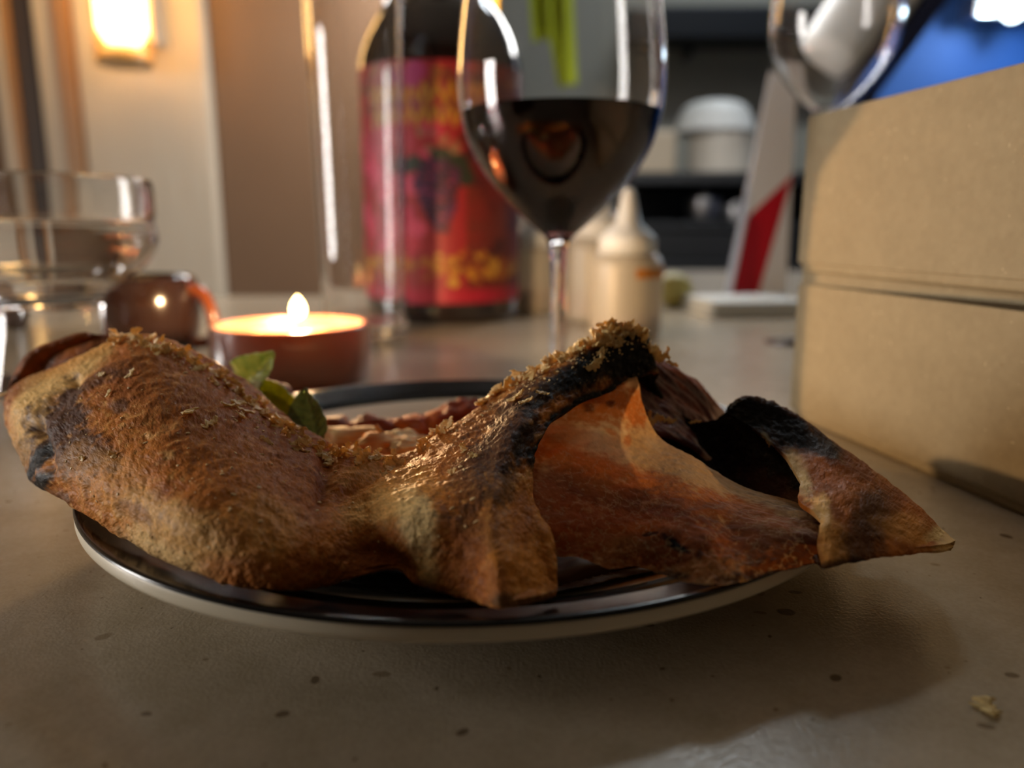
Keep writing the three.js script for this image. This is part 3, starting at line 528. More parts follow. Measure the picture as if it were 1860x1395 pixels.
for (const [x, y, L, w, c, t] of [
  [208, 612, 3.4, 1.5, 1.6, .9], [226, 614, 4, 1.6, 1.2, .6], [250, 616, 3.2, 1.4, 1, .4], [276, 622, 3, 1.2, 1.5, .7], [300, 628, 2.4, 1, 2, .9], [338, 640, 2.2, .9, 2.4, 1.2], [352, 650, 2.6, 1.1, 1.2, .6], [376, 664, 2.6, 1, 1, .4], [402, 680, 2.8, 1.1, 1, .4], [424, 696, 2.4, .9, 1, .4],
  [345, 752, 2.6, .9, .8, .2], [383, 770, 2.6, 1.2, .6, .2], [412, 742, 2.2, 1, .8, .2], [430, 738, 3, 1.2, .8, .3], [444, 752, 2.8, 1, .8, .2], [462, 742, 3, 1.3, 1, .3], [438, 762, 2.2, .9, .8, .2], [470, 730, 2.2, .9, 1, .3],
  [496, 766, 3, 1.4, 1, .4], [512, 772, 3.4, 1.6, 1.2, .5], [530, 780, 2.8, 1.3, 1, .4], [486, 802, 2.2, .7, .6, .2], [548, 786, 2.2, 1, 1, .4],
  [578, 812, 3, 1.2, 1.4, .9], [586, 798, 2.8, 1, 2, 1.2], [606, 806, 2.8, 1.2, 1, .5], [622, 812, 2.6, 1.1, 1, .5], [640, 816, 2.8, 1.2, 1.2, .5], [662, 824, 2.2, 1, 1, .4], [684, 828, 2.4, .9, 1, .4], [714, 828, 2.4, .8, 1, .3],
  [770, 806, 2.6, 1.4, .8, 1.1], [776, 792, 3, 1.5, .8, 1.3], [802, 782, 3.6, 2.0, 2.2, 1.0], [822, 776, 2.4, 1.1, 1.4, .6],
  [876, 736, 3, 1.4, 1, .5], [892, 722, 3.6, 1.8, 1.2, .4], [908, 712, 3.4, 1.8, 1, .4], [926, 704, 3.2, 1.6, 1, .4], [944, 694, 3.6, 1.8, 1.4, .4], [962, 684, 3, 1.5, 1, .4], [984, 672, 3.2, 1.5, 1, .4], [1004, 662, 3.4, 1.7, 1.2, .5], [1024, 652, 3.4, 1.8, 1.4, .5], [1044, 640, 3.6, 1.8, 1.4, .5], [1060, 636, 3.2, 1.5, 1, .5],
  [940, 726, 3, 1, .8, .2], [956, 732, 2.2, .8, .8, .2], [985, 716, 2, .7, .8, .2], [1084, 664, 2.8, .8, 1.4, .3], [1092, 648, 2.6, .8, 2.4, .4], [1072, 668, 2.6, .8, .8, .2],
  [1076, 622, 4, 2, 1.4, .7], [1092, 612, 4.4, 2.2, 1.8, .8], [1106, 604, 4.6, 2.2, 2.2, .9], [1120, 602, 4.2, 2.2, 1.6, .6], [1136, 600, 4, 2, 1.6, .6], [1152, 602, 4, 1.9, 1.4, .6], [1168, 614, 3.8, 1.8, 1.4, .6], [1180, 632, 3.6, 1.6, 1.2, .6], [1096, 626, 3.6, 1.8, 1.2, .4], [1112, 622, 3.4, 1.7, 1.2, .4],
  [700, 862, 1.4, .7, .5, .2], [860, 830, 1.4, .7, .5, .2], [842, 816, 1.6, .8, .5, .2], [822, 858, 1.3, .7, .5, .2], [198, 716, 1.6, .6, .5, .2], [238, 679, 2.0, .7, .5, .2], [186, 680, 1.6, .6, .5, .2], [152, 832, 1.2, .6, .5, .2], [208, 828, 1.4, .7, .5, .2],
]) shave(frontGeo, x, y, L * mm * 0.9, w * mm * 0.85, c, t);
for (let i = 0; i < 44; i++) { const t = i / 43, q = t < 0.62 ? [[292, 622], [356, 650], [424, 694], [492, 752], [560, 795]] : [[560, 795], [600, 808], [650, 822], [690, 830], [730, 826]], k = (t < 0.62 ? t / 0.62 : (t - 0.62) / 0.38) * 3.999, j = Math.floor(k); shave(frontGeo, lerp(q[j][0], q[j + 1][0], k - j) + rr(-14, 4), lerp(q[j][1], q[j + 1][1], k - j) + rr(2, 18), rr(1.6, 2.4) * mm, rr(0.7, 1.1) * mm, rr(0.6, 1.8), 0.8, rr(0, 0.3)); }
// loose shavings that stick out: by the peak and inside the burst bubble
const loose = (x, y, d, L, w, curl, rx, ry, rz, tint) => { const g = flake(L * mm, w * mm, curl, 1.4, tint); g.rotateX(rx).rotateY(ry).rotateZ(rz); const p = W(x, y, d); g.translate(p.x, p.y, p.z); put('cheese_shaving', g, cheeseMat, pizza); };
loose(1092, 598, .1745, 3.6, .8, 4.2, 1.5, 0, .9, .1); loose(1104, 588, .1745, 3.2, .8, 2.4, 1.5, 0, -.5, .1); loose(1200, 648, .173, 4.4, 2.0, .8, 1.3, 0, -.35, .45); loose(1222, 660, .173, 3.2, .8, -.8, 1.3, 0, -.25, .5); loose(1213, 636, .173, 2.0, .7, .3, 1.4, 0, 1.4, .3);
loose(1192, 762, .168, 3.6, 1.8, 1.2, 1.2, 0, .1, .5); loose(1180, 752, .168, 1.8, .8, .8, 1.4, 0, 1.3, .5); loose(1216, 764, .168, 3.0, 1.3, 1.2, 1.2, 0, -.3, .5); loose(1262, 766, .168, 3.0, .6, .6, 1.2, 0, .05, .6); loose(1394, 800, .157, 3.4, .9, .8, 1.3, 0, -1.0, .2);
loose(4, 716, .186, 3.0, 1.0, .6, .4, 0, .3, .2);
{ // fine gratings along the ridge and scattered over the crust
  const parts = [], spots = [[205, 612, 300, 625, 40], [300, 628, 560, 790, 90], [420, 745, 520, 775, 50], [560, 800, 720, 830, 90], [720, 825, 880, 740, 50], [880, 735, 1060, 635, 90], [1040, 650, 1180, 615, 60]];
  for (const [x0, y0, x1, y1, n] of spots) for (let i = 0; i < n; i++) { const t = rnd(); parts.push([lerp(x0, x1, t) + rr(-12, 12), lerp(y0, y1, t) + Math.abs(rr(-14, 22))]); }
  for (let i = 0; i < 160; i++) parts.push([rr(90, 880), rr(700, 1000)]);
  const { prm, N } = frontGeo.userData, cells = new Map();
  for (let i = 0; i < N; i++) { const k = Math.floor(prm[2 * i] / 6) + 1000 * Math.floor(prm[2 * i + 1] / 6); if (!cells.has(k)) cells.set(k, []); cells.get(k).push(i); }
  const geos = [], P = frontGeo.attributes.position, Nn = frontGeo.attributes.normal;
  for (const [x, y] of parts) { const c = cells.get(Math.floor(x / 6) + 1000 * Math.floor(y / 6)); if (!c) continue; const i = c[Math.floor(rnd() * c.length)]; const s = rr(0.10, 0.30) * mm, g = new THREE.IcosahedronGeometry(s, 0); g.scale(rr(0.8, 2.2), rr(0.4, 0.8), rr(0.6, 1.2)); g.deleteAttribute('uv'); geos.push(lay(g, V3().fromBufferAttribute(P, i), V3().fromBufferAttribute(Nn, i), rr(0, 6), s * 0.2)); }
  const o = put('grated_cheese', geos, std({ color: C(238, 206, 146), roughness: 0.5 }), pizza); o.userData.kind = 'stuff';
}
// toppings seen over the low middle of the rim
{
  const lump = (name, x, y, d, rx, ry, rz, c1, c2, rough = 0.7) => {
    const g = mergeVertices(new THREE.IcosahedronGeometry(1, 5).deleteAttribute('normal').deleteAttribute('uv')), P = g.attributes.position, col = [], o = rr(0, 90);
    for (let i = 0; i < P.count; i++) { const v = V3().fromBufferAttribute(P, i), k = 1 + 0.9 * fbm(v.x * 1.6 + o, v.y * 1.6, v.z * 1.6, 4); P.setXYZ(i, v.x * rx * k, v.y * ry * k, v.z * rz * k); col.push(...mixc(c1, c2, clamp(0.5 + 1.5 * fbm(v.x * 2 + o, v.y * 2, v.z * 2, 3)))); }
    g.setAttribute('color', new THREE.Float32BufferAttribute(col, 3)); g.computeVertexNormals(); const p = W(x, y, d); g.translate(p.x, p.y, p.z);
    return put(name, g, phy({ vertexColors: true, roughness: rough }), pizza);
  };
  const red = lin(178, 70, 30), dk = lin(110, 48, 26), orange = lin(214, 128, 58), cream = lin(240, 214, 160), wht = lin(238, 226, 200);
  lump('tomato_piece', 602, 782, .212, .007, .0035, .006, orange, dk); lump('melted_cheese', 640, 796, .200, .010, .003, .006, orange, cream); lump('tomato_piece', 690, 784, .214, .009, .0042, .006, red, dk); lump('tomato_piece', 745, 783, .214, .008, .004, .006, orange, red);
  lump('melted_cheese', 734, 802, .195, .006, .0026, .004, wht, cream); lump('melted_cheese', 700, 812, .185, .008, .003, .005, cream, orange); lump('melted_cheese', 742, 814, .180, .004, .002, .003, wht, cream); lump('tomato_piece', 815, 765, .216, .008, .0042, .006, red, orange); lump('tomato_piece', 842, 757, .214, .007, .005, .006, red, dk); lump('tomato_piece', 505, 752, .208, .010, .006, .006, dk, red); lump('tomato_piece', 465, 730, .206, .008, .007, .006, lin(120, 30, 34), dk);
  const curl = [[682, 772], [690, 782], [693, 796], [702, 808], [716, 822]].map(([x, y]) => W(x, y, .186));
  put('cheese_thread', new THREE.TubeGeometry(new THREE.CatmullRomCurve3(curl), 24, 0.00055, 8), std({ color: C(226, 180, 110), roughness: 0.45 }), pizza);
}
// cured ham folded behind the burst bubble
{
  const hm = [[1176, 640, .184], [1206, 660, .186], [1236, 678, .187], [1266, 700, .188], [1296, 730, .188], [1318, 758, .187]];
  const g = patch(hm.map(([x, y, d], i) => { const k = i / 5; const q = [[x - 26, y + 136 - 60 * k, d - .018], [x - 20, y + 90 - 40 * k, d - .011], [x - 10, y + 44 - 20 * k, d - .005], [x, y, d]]; const s = sec(q), T = s[3]; return [...s, [T[0] + .003, T[1] - .004, T[2] - .006, x, y - 20], [T[0] + .003, .013, T[2] - .012, x, y - 60]]; }), 160, 120, {
    thick: 0.001,
    disp: (p, n, u, v) => 0.0012 * fbm(v * 9 + u * 2, u * 2.2, 3, 3) + 0.0006 * nz(v * 26 + u * 5, u * 4, 1) + 0.0003 * fbm(p[0] * 900, p[1] * 900, p[2] * 900, 2),
    color: (p, n, u, v) => { const s = fbm(v * 14 + u * 3, u * 2.5, 8, 4); let c = mixc(lin(74, 36, 36), lin(122, 58, 46), clamp(0.5 + s * 1.8)); c = mixc(c, lin(166, 84, 52), sstep(0.5, 0.66, v + 0.5 * s) * 0.8); return mixc(c, lin(222, 196, 176), sstep(0.78, 0.92, u - 0.2 * (v - 0.4) + 0.3 * s) * 0.8); },
  });
  tag(put('ham_slice', g, phy({ vertexColors: true, roughness: 0.5 })), 'dark cured ham slice with a pale fat edge folded behind the burst bubble', 'ham');
}
// basil leaves
function leaf(name, label, spine, width, tint, twist) {
  const pts = spine.map((q) => W(...q)), crv = new THREE.CatmullRomCurve3(pts), nu = 40, nv = 15, secs = [];
  for (let i = 0; i < 9; i++) {
    const t = i / 8, c = crv.getPoint(t), tg = crv.getTangent(t), side = V3(1, 0, 0.35).applyAxisAngle(tg, twist * t).projectOnPlane(tg).normalize(), nn = tg.clone().cross(side), w = width * Math.pow(Math.sin(Math.PI * clamp(0.06 + 0.94 * Math.pow(t, 0.8))), 0.75) + 0.0002;
    secs.push([-1, -0.5, 0, 0.5, 1].map((s) => { const p = c.clone().addScaledVector(side, s * w).addScaledVector(nn, -Math.abs(s) * w * 0.45); return [p.x, p.y, p.z, t, s]; }));
  }
  const g = patch(secs, nu, nv * 2, { thick: 0.00025, disp: (p) => 0.0005 * nz(p[3] * 9, p[4] * 3, 2) + 0.00025 * Math.cos(p[3] * 40 - Math.abs(p[4]) * 8), color: (p) => { const s = Math.abs(p[4]), v = sstep(0.08, 0.0, s) + 0.5 * sstep(0.85, 1, Math.cos(p[3] * 40 - s * 8)); return mixc(mixc(tint[0], tint[1], clamp(0.5 + fbm(p[3] * 4, p[4] * 2, 3, 3) * 1.4)), tint[2], v * 0.4); } });
  return tag(put(name, g, phy({ vertexColors: true, roughness: 0.6, transmission: 0.6, thickness: 0, ior: 1.35 })), label, 'leaf');
}
leaf('basil_leaf', 'yellow green curled basil leaf standing between the two others over the rim', [[560, 790, .192], [530, 760, .193], [502, 735, .194], [478, 712, .195], [462, 688, .196]], .0060, [lin(188, 190, 60), lin(150, 160, 50), lin(214, 216, 120)], 0.6);
leaf('basil_leaf', 'pale green basil leaf tip pointing up towards the candle holder', [[436, 700, .196], [448, 692, .196], [460, 680, .196], [478, 662, .197], [497, 638, .197]], .0056, [lin(196, 212, 160), lin(160, 184, 124), lin(220, 230, 190)], 0.3);
leaf('basil_leaf', 'dark green pointed basil leaf standing upright behind the rim', [[572, 806, .176], [570, 780, .177], [566, 755, .178], [560, 730, .179], [555, 704, .180]], .0060, [lin(150, 164, 126), lin(122, 138, 102), lin(176, 186, 152)], -0.3);
// crumb of cheese on the table
{ const g = flake(0.0040, 0.0026, 0.8, 2.2, 0.05); g.rotateY(1.1); const p = W(1802, 1290, .1014); g.translate(p.x, 0.0007, p.z); tag(put('cheese_crumb', g, phy({ vertexColors: true, roughness: 0.6 })), 'small pale cheese crumb lying on the bare table at the lower right', 'crumb'); }

// the food rests on the plate's surface and does not reach into it
for (const o of [pizza, ...scene.children.filter((k) => k.isMesh && /ham|basil/.test(k.name))]) o.traverse((k) => {
  if (!k.isMesh) return;
  const P = k.geometry.attributes.position;
  for (let i = 0; i < P.count; i++) { const x = P.getX(i), z = P.getZ(i), q = Math.hypot(x - PC.x, z - PC.z); if (q > 0.095) continue; const y = (q > 0.0895 ? 0.0154 : plateY(x, z)) + 0.0007; if (P.getY(i) < y) P.setY(i, y); }
});

// ---------------------------------------------------------------- kraft boxes
{
  const a = W(1428, 757, 0.284), seam = W(1469, 503, 0.276).y, top = W(1445, 205, 0.283).y;
  const d1 = V3(0.189, 0, 0.982), d2 = V3(0.982, 0, -0.189), Lg = 0.30, Wd = 0.30;
  const kraft = texture(512, 512, (x, y) => { const g = tileFbm(x / 512, y / 512, 6, 4, 31), f = tileFbm(x / 512, y / 512, 60, 3, 41), s = tileNoise(x / 512, y / 512, 130, 51); const k = (g - 0.5) * 26 + (f - 0.5) * 26; let c = [144 + k * .5, 130 + k * .5, 101 + k * 0.45]; if (s > 0.97) c = mixc(c, [120, 96, 64], 0.5); if (s < 0.03) c = mixc(c, [232, 214, 180], 0.6); return c.map((v) => clamp(v, 0, 255)); }, true);
  const fibre = texture(256, 256, (x, y) => { const v = 255 * tileFbm(x / 256, y / 256, 40, 3, 61); return [v, v, v]; }, false);
  const km = std({ map: kraft, bumpMap: fibre, bumpScale: 0.00006, roughness: 0.75 });
  // the lid's raised middle: flush at the far corner, set back towards the near end, so that a dark gap opens there
  const wedge = (h) => { const g = new THREE.ExtrudeGeometry(new THREE.Shape([[Lg - 0.0006, -0.0012], [Lg - 0.0006, 0.014 - Wd], [0.014, 0.014 - Wd], [0.014, -0.05], [Lg - 0.04, -0.005]].reverse().map(([x, y]) => new THREE.Vector2(x, y))), { depth: upB - low + 0.001, bevelEnabled: false }); g.rotateX(-Math.PI / 2); g.translate(0, h - 0.0014, 0); return g; };
  const low = W(1469, 517, 0.276).y, upB = W(1469, 493, 0.276).y;
  const build = (label, y0, y1, shift, bulge) => {
    const b = thing('cardboard_box', label, 'box', V3(a.x, y0, a.z).addScaledVector(d1, Lg).addScaledVector(d2, shift));
    b.quaternion.setFromRotationMatrix(new THREE.Matrix4().makeBasis(d1.clone().negate(), V3(0, 1, 0), d2));
    const uvm = (g) => { const P = g.attributes.position, N = g.attributes.normal, u = g.attributes.uv; for (let i = 0; i < P.count; i++) { const n = [Math.abs(N.getX(i)), Math.abs(N.getY(i)), Math.abs(N.getZ(i))]; u.setXY(i, (n[0] > n[2] ? P.getZ(i) : P.getX(i)) / 0.12, (n[1] > 0.7 ? P.getZ(i) : P.getY(i)) / 0.12); } return g; };
    const h = y1 - y0;
    put('tray', uvm(box(0.0008, Lg - 0.0008, 0, h * 0.55, 0.0008, Wd - 0.0008, 0.0015)), km, b);
    put('lid_top', uvm(mergeGeometries([box(0, Lg, h - 0.0016, h, 0, Wd, 0.0008), ...(bulge > 0.001 ? [wedge(h)] : [])])), km, b);
    put('lid_front', uvm(box(0, Lg, 0.0032, h - 0.0006, 0, 0.0016, 0.0008)), km, b);
    put('lid_side', uvm(box(0, 0.0016, 0.004, h - 0.0006, 0.001, Wd - 0.001, 0.0008)), km, b);
    put('lid_side', uvm(box(Lg - 0.0016, Lg, 0.004, h - 0.0006, 0.001, Wd - 0.001, 0.0008)), km, b);
    put('lid_rear', uvm(box(0, Lg, 0.004, h - 0.0006, Wd - 0.0016, Wd, 0.0008)), km, b);
    return b;
  };
  build('lower of two stacked brown cardboard boxes, resting on the table', 0, low, 0.0009, upB - low - 0.0004);
  build('upper of two stacked brown cardboard boxes, on top of the other box', upB - 0.0006, top - 0.001, 0, 0.0008);
}

// ---------------------------------------------------------------- things on the table behind the plate
const glassware = (name, label, cat, pos, outer, t, parent) => { // a blown wall of thickness t around an open profile
  const inner = outer.map(([r, y], i) => [Math.max(r - (typeof t === 'number' ? t : t(i / (outer.length - 1))), 0.0), y]);
  return { outer, inner };
};
// large wine glass with red wine
function wineGlass(label, pos, k, wineTop, taller = 0) {
  const g = thing('wine_glass', label, 'glass', pos), S = (pts, n) => smooth(pts.map(([r, y]) => [r * k, y * k + (y > 0.009 ? taller * clamp((y - 0.009) / 0.05) : 0)]), n);
  const out = S([[0.0042, 0.064], [0.0058, 0.0685], [0.0125, 0.0745], [0.0225, 0.0840], [0.0315, 0.0950], [0.0382, 0.1080], [0.0412, 0.1230], [0.0414, 0.1360], [0.0394, 0.1560], [0.0362, 0.1760], [0.0335, 0.1920]], 70);
  const inn = S([[0.001, 0.0716], [0.0060, 0.0722], [0.0120, 0.0762], [0.0216, 0.0850], [0.0305, 0.0958], [0.0372, 0.1085], [0.0402, 0.1232], [0.0404, 0.1360], [0.0384, 0.1560], [0.0352, 0.1760], [0.0326, 0.1918]], 70);
  put('bowl', lathe([[0.0001, out[0][1]], ...out, [(out.at(-1)[0] + inn.at(-1)[0]) / 2, out.at(-1)[1] + 0.0006 * k], ...inn.slice().reverse(), [0.0001, inn[0][1]]], 96), M.thinGlass, g);
  put('stem', lathe(S([[0.0001, 0.0035], [0.006, 0.0042], [0.0042, 0.010], [0.0034, 0.022], [0.0032, 0.045], [0.0036, 0.058], [0.0042, 0.0645], [0.0001, 0.0648]], 60), 48), M.glass, g);
  put('foot', lathe([[0.0001, 0.0002], ...S([[0.028, 0.0002], [0.0305, 0.0006], [0.0300, 0.0014], [0.015, 0.0022], [0.006, 0.0040]], 30), [0.0001, 0.0040 * k]], 72), M.glass, g);
  if (wineTop) {
    const w = inn.filter((p) => p[1] < wineTop * k).map(([r, y]) => [Math.max(r + 0.00012, 0), y - 0.0001]), e = w.at(-1);
    put('red_wine', lathe([[0.0001, w[0][1]], ...w, [e[0], e[1] + 0.0009], [e[0] * 0.975, e[1] + 0.0002], [0.0001, e[1]]], 96), phy({ color: 0xffffff, transmission: 1, thickness: 0.01, ior: 1.34, roughness: 0, specularIntensity: 0.12, attenuationColor: C(120, 14, 26), attenuationDistance: 0.0005 }), g);
  }
  return g;
}
{
  const p = W(1013, 640, 0.315);
  wineGlass('large stemmed wine glass part filled with dark red wine, behind the pizza', V3(p.x, 0, p.z), 0.97, 0.1185);
  const q = W(1508, 150, 0.47);
  wineGlass('second wine glass, empty, standing behind the brown boxes', V3(q.x, 0, q.z), 0.86, 0, 0.075);
}
// tall clear carafe
{
  const p = W(664, 560, 0.5), g = thing('carafe', 'tall clear glass carafe standing left of the labelled bottle', 'carafe', V3(p.x, 0, p.z));
  const out = smooth([[0.022, 0.0006], [0.0262, 0.003], [0.0270, 0.012], [0.0278, 0.06], [0.0286, 0.12], [0.0296, 0.18], [0.0306, 0.26]], 60), inn = smooth([[0.0001, 0.010], [0.020, 0.0105], [0.0238, 0.016], [0.0254, 0.06], [0.0264, 0.12], [0.0274, 0.18], [0.0286, 0.2595]], 60);
  put('body', lathe([[0.0001, 0.0006], ...out, ...inn.slice().reverse()], 96), M.glass, g);
}
// wine jug with printed label
{
  const p = W(806, 520, 0.62), R = 0.0605, yb = 0, g = thing('wine_bottle', 'large dark wine bottle with a pink and yellow grape label', 'bottle', V3(p.x, 0, p.z));
  put('body', lathe(smooth([[0.0001, 0.004], [0.05, 0.0], [0.0585, 0.003], [R, 0.012], [R, 0.06], [R, 0.12], [R, 0.178], [0.0575, 0.200], [0.045, 0.222], [0.028, 0.240], [0.019, 0.262], [0.0175, 0.30], [0.0001, 0.302]], 110), 96), phy({ color: C(26, 16, 14), roughness: 0.12, clearcoat: 1, clearcoatRoughness: 0.05 }), g);
  const cv = document.createElement('canvas'); cv.width = 1024; cv.height = 1024; const c = cv.getContext('2d');
  seed = 5; c.fillStyle = '#a3242f'; c.fillRect(0, 0, 1024, 1024);
  const blob = (x, y, r, s, n = 9) => { c.fillStyle = s; c.beginPath(); for (let i = 0; i <= n; i++) { const a = i / n * 6.283, q = r * rr(0.75, 1.2); c[i ? 'lineTo' : 'moveTo'](x + Math.cos(a) * q, y + Math.sin(a) * q); } c.closePath(); c.fill(); };
  c.fillStyle = '#7a2a1e'; c.fillRect(640, 0, 384, 1024);
  for (let i = 0; i < 60; i++) blob(rr(40, 560), rr(260, 780), rr(26, 60), ['#d23a5c', '#c93458', '#d84a6c', '#b02c44'][i % 4]);
  for (let i = 0; i < 60; i++) blob(rr(620, 1000), rr(60, 900), rr(24, 56), ['#6d1c1c', '#83261d', '#54161a', '#702018'][i % 4]);
  for (let i = 0; i < 150; i++) blob(rr(40, 940), 860 + rr(-70, 70) * Math.sin(i), rr(8, 26), ['#c8902c', '#b87424', '#a85c20', '#d2a840', '#8c4020'][i % 5]);
  for (let i = 0; i < 90; i++) blob(rr(80, 940), rr(20, 250), rr(12, 36), ['#8a4a2a', '#7c3a2c', '#965a2c', '#8c3450', '#6c3420'][i % 5]);
  c.lineCap = 'round'; c.strokeStyle = '#c0922e'; c.lineWidth = 13; for (let q = 0; q < 2; q++) { c.beginPath(); for (let i = 0; i < 90; i++) { const x = 240 + i * 5, y = 130 + q * 95 + 26 * Math.sin(i * 0.62 + q) + 12 * Math.sin(i * 1.7); c[i ? 'lineTo' : 'moveTo'](x, y); } c.stroke(); }
  blob(430, 60, 56, '#a8346e'); blob(380, 800, 40, '#c22c44'); blob(420, 760, 36, '#c22c44');
  for (let i = 0; i < 14; i++) blob(rr(440, 620), rr(290, 380), rr(10, 24), '#9a7458');
  for (const [x, y, q] of [[430, 420, 40], [610, 430, 50], [540, 392, 40], [640, 480, 44], [400, 440, 26]]) blob(x, y, q, '#2c3a2c');
  for (let row = 0; row < 9; row++) { const n = [4, 5.5, 6, 6, 5, 4.4, 3.4, 2.4, 1.2][row]; for (let i = 0; i < n; i++) { const x = 520 + (i - n / 2 + 0.5) * 30 + rr(-5, 5), y = 420 + row * 34 + rr(-5, 5); c.fillStyle = ['#4a1c4a', '#5c2458', '#381438', '#2c1230'][Math.floor(rnd() * 4)]; c.beginPath(); c.arc(x, y, 19, 0, 6.3); c.fill(); c.fillStyle = '#7c4a7c'; c.beginPath(); c.arc(x - 6, y - 6, 4, 0, 6.3); c.fill(); } }
  c.fillStyle = '#b81c3c'; c.fillRect(0, 960, 1024, 64);
  const tx = new THREE.CanvasTexture(cv); tx.colorSpace = THREE.SRGBColorSpace;
  const a0 = -2.6, lab = new THREE.CylinderGeometry(R + 0.0004, R + 0.0004, 0.168, 80, 1, true, -1.5, 3.0); lab.translate(0, 0.016 + 0.084, 0);
  put('label', lab, std({ map: tx, color: new THREE.Color(0.74, 0.7, 0.7), roughness: 0.5, side: THREE.DoubleSide }), g);
}
// tealight in a low brown glass holder
{
  const p = W(528, 600, 0.358), g = thing('candle_holder', 'low round brown glass holder with a lit tealight, behind the plate', 'candle', V3(p.x, 0, p.z));
  const R = 0.0365, H = 0.0265;
  put('holder', lathe([[0.0001, 0.0], [R * 0.93, 0.0], [R * 0.97, 0.002], [R, 0.010], [R, H - 0.001], [R - 0.001, H], [R - 0.003, H], [R - 0.004, H - 0.001], [R - 0.0045, 0.008], [R * 0.8, 0.0055], [0.0001, 0.005]], 96), phy({ color: C(146, 90, 66), roughness: 0.3, clearcoat: 0.5, transmission: 0.25, thickness: 0 }), g);
  put('tealight_cup', lathe([[0.0001, 0.006], [0.0185, 0.006], [0.019, 0.0065], [0.0192, 0.0225], [0.0188, 0.0225], [0.0184, 0.008], [0.0001, 0.0075]], 64), M.steel, g);
  put('wax', lathe(smooth([[0.0001, 0.0205], [0.012, 0.0204], [0.0175, 0.0210], [0.0182, 0.0216], [0.0182, 0.009], [0.0001, 0.008]], 30), 64), phy({ color: C(158, 90, 44), roughness: 0.6, transmission: 0.3, thickness: 0 }), g);
  put('wick', new THREE.CylinderGeometry(0.0005, 0.0006, 0.006, 8)  .translate(0.004, 0.0245, 0), M.black, g);
  put('flame', lathe(smooth([[0.0001, 0.0285], [0.0022, 0.0296], [0.0034, 0.0322], [0.0029, 0.0352], [0.0016, 0.0376], [0.0001, 0.0394]], 30), 32).translate(0.004, 0.0, 0), std({ color: C(255, 230, 170), emissive: new THREE.Color(1, 0.62, 0.22), emissiveIntensity: 26 }), g);
  const pl = new THREE.PointLight(new THREE.Color(1, 0.62, 0.3), POWER.candle); pl.position.set(0.004, 0.0345, 0); pl.castShadow = true; pl.shadow.radius = 0.15; g.add(pl);
}
// squat footed glass of water at the left edge
{
  const p = W(84, 500, 0.335), g = thing('water_goblet', 'squat footed glass of water at the left edge, in front of the dark cup', 'glass', V3(p.x, 0, p.z));
  const out = smooth([[0.0262, 0.0006], [0.0275, 0.003], [0.0250, 0.014], [0.0215, 0.030], [0.0220, 0.040], [0.0300, 0.0475], [0.0400, 0.0540], [0.0452, 0.0620], [0.0455, 0.0700], [0.0448, 0.0735], [0.0455, 0.0770], [0.0456, 0.0860], [0.0450, 0.0905]], 90);
  const inn = smooth([[0.0001, 0.0560], [0.0200, 0.0560], [0.0350, 0.0585], [0.0415, 0.0650], [0.0425, 0.0720], [0.0425, 0.0770], [0.0428, 0.0860], [0.0432, 0.0905]], 60);
  put('body', lathe([[0.0001, 0.0006], ...out, [0.0441, 0.0912], ...inn.slice().reverse()], 96), M.glass, g);
  const w = inn.filter((q) => q[1] < 0.074).map(([r, y]) => [r + 0.0001, y - 0.0001]); const e = w.at(-1);
  put('water', lathe([...w, [0.0001, e[1]]], 96), phy({ color: 0xffffff, transmission: 1, thickness: 0.02, ior: 1.333, roughness: 0 }), g);
}
// dark cup
{
  const p = W(262, 560, 0.44), g = thing('dark_cup', 'small dark brown glazed cup standing between the water glass and the candle', 'cup', V3(p.x, 0, p.z));
  put('body', lathe(smooth([[0.0001, 0.003], [0.022, 0.0], [0.0265, 0.003], [0.0300, 0.016], [0.0310, 0.030], [0.0295, 0.0400], [0.0275, 0.0435], [0.0262, 0.0432], [0.0280, 0.036], [0.0285, 0.020], [0.022, 0.006], [0.0001, 0.005]], 80), 80), phy({ color: C(44, 28, 24), roughness: 0.18, clearcoat: 1, clearcoatRoughness: 0.06 }), g);
  const h = new THREE.TubeGeometry(new THREE.CatmullRomCurve3([V3(0.028, 0.037, 0.004), V3(0.036, 0.034, 0.005), V3(0.0415, 0.020, 0.006), V3(0.040, 0.008, 0.006), V3(0.029, 0.005, 0.004)]), 30, 0.0034, 12);
  put('handle', h, phy({ color: C(120, 62, 34), roughness: 0.2, clearcoat: 1 }), g);
}
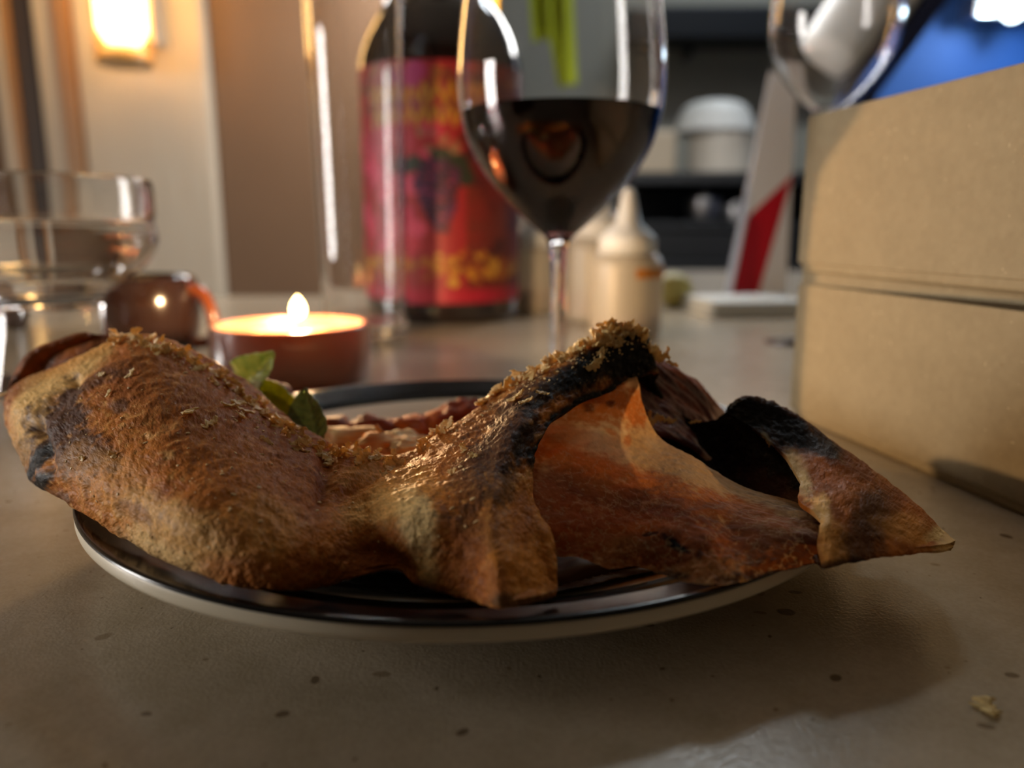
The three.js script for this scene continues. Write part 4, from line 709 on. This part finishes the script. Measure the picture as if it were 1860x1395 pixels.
// squeeze bottles
{
  const white = std({ color: C(226, 230, 230), roughness: 0.4 });
  const make = (label, px, d, k, fill) => {
    const p = W(px, 560, d), g = thing('squeeze_bottle', label, 'bottle', V3(p.x, 0, p.z), 'squeeze bottles'); delete g.userData.group;
    put('body', lathe(smooth([[0.0001, 0.001], [0.020, 0.0], [0.0235, 0.003], [0.0240, 0.010], [0.0240, 0.045], [0.0225, 0.052], [0.0180, 0.056], [0.0001, 0.0565]].map(([r, y]) => [r * k, y * k]), 60), 56), phy({ color: C(222, 214, 196), roughness: 0.4, transmission: 0.45, thickness: 0 }), g);
    put('cap', lathe([[0.0001, 0.0560], [0.0190, 0.0545], [0.0190, 0.0660], [0.0150, 0.0700], [0.0085, 0.0755], [0.0062, 0.0860], [0.0042, 0.0960], [0.0022, 0.0985], [0.0001, 0.0985]].map(([r, y]) => [r * k, y * k]), 56), white, g);
    put('sauce', lathe([[0.0001, 0.002], [0.0215, 0.003], [0.0225, 0.008], [0.0225, fill], [0.0001, fill]].map(([r, y]) => [r * k, y * k]), 48), std({ color: C(150, 62, 34), roughness: 0.4 }), g);
    return g;
  };
  const a = make('front squeeze bottle with a white pointed cap and red sauce, right of the glass stem', 1136, 0.50, 0.97, 0.014);
  const lab = new THREE.CylinderGeometry(0.0238, 0.0238, 0.006, 40, 1, true, 0.1, 1.2); lab.translate(0, 0.0425, 0); put('sticker', lab, std({ color: C(206, 132, 46), roughness: 0.5, side: THREE.DoubleSide }), a);
  make('squeeze bottle with a white cap partly behind the wine glass stem, rear of the pair', 1086, 0.60, 1.12, 0.02);
  make('squeeze bottle with a white cap between the labelled bottle and the glass stem', 966, 0.66, 0.98, 0.02);
}
// folded napkin, tent card, lemon
{
  const p = W(1345, 590, 0.64), n = thing('paper_napkin', 'folded white paper napkin lying on the table, left of the boxes', 'napkin', V3(p.x, 0, p.z)); n.rotation.y = 0.1;
  for (let i = 0; i < 3; i++) put('fold', box(-0.036 + i * 0.001, 0.05, i * 0.0042, i * 0.0042 + 0.004, -0.05, 0.03 - i * 0.001, 0.0018), std({ color: C(226, 230, 228), roughness: 0.9 }), n);
  const q = W(1395, 560, 0.78), t = thing('menu_card', 'tall white menu card with a red band, folded as a tent beside the boxes', 'card', V3(q.x, 0, q.z));
  const x0 = W(1318, 560, 0.78).x - q.x, xt = W(1398, 130, 0.78).x - q.x, yt = W(1398, 130, 0.78).y, white = std({ color: C(226, 231, 243), roughness: 0.55 });
  const slab = (pts, z0, z1) => { const s = new THREE.Shape(pts.map(([x, y]) => new THREE.Vector2(x, y))), g = new THREE.ExtrudeGeometry(s, { depth: z1 - z0, bevelEnabled: false }); g.translate(0, 0, z0); return g; };
  const lean = (g, a) => g.rotateX(a);
  const xr = W(1436, 300, 0.78).x - q.x, pts = [[x0, 0], [xr, 0], [xr, yt], [xt, yt]];
  put('front_panel', lean(slab(pts, 0, 0.0012), -0.05).translate(0, 0, 0.011), white, t);
  put('rear_panel', lean(slab(pts, 0, 0.0012), 0.05).translate(0, 0, -0.011), white, t);
  const at = (k) => [lerp(x0, xt, k), lerp(0, yt, k)], b0 = at(0.0), b1 = at(0.42);
  put('red_band', lean(slab([[b0[0] + 0.001, 0.001], [b0[0] + 0.027, 0.001], [b1[0] + 0.044, b1[1] + 0.03], [b1[0] + 0.002, b1[1] - 0.01]], 0.0012, 0.0018), -0.05).translate(0, 0, 0.011), std({ color: C(190, 14, 40), roughness: 0.4 }), t);
  const le = W(1222, 575, 0.70); tag(put('lemon', lathe(smooth([[0.0001, -0.020], [0.004, -0.0185], [0.0130, -0.010], [0.0155, 0], [0.0130, 0.010], [0.004, 0.0185], [0.0001, 0.021]], 40), 40).rotateZ(1.4).rotateY(0.5).translate(le.x, 0.0155, le.z), std({ color: C(196, 186, 110), roughness: 0.5 })), 'small pale yellow lemon on the table behind the squeeze bottles', 'lemon');
}
for (const o of scene.children) o.traverse((k) => { if (k.isMesh) k.castShadow = k.receiveShadow = true; });
renderer.render(scene, camera);
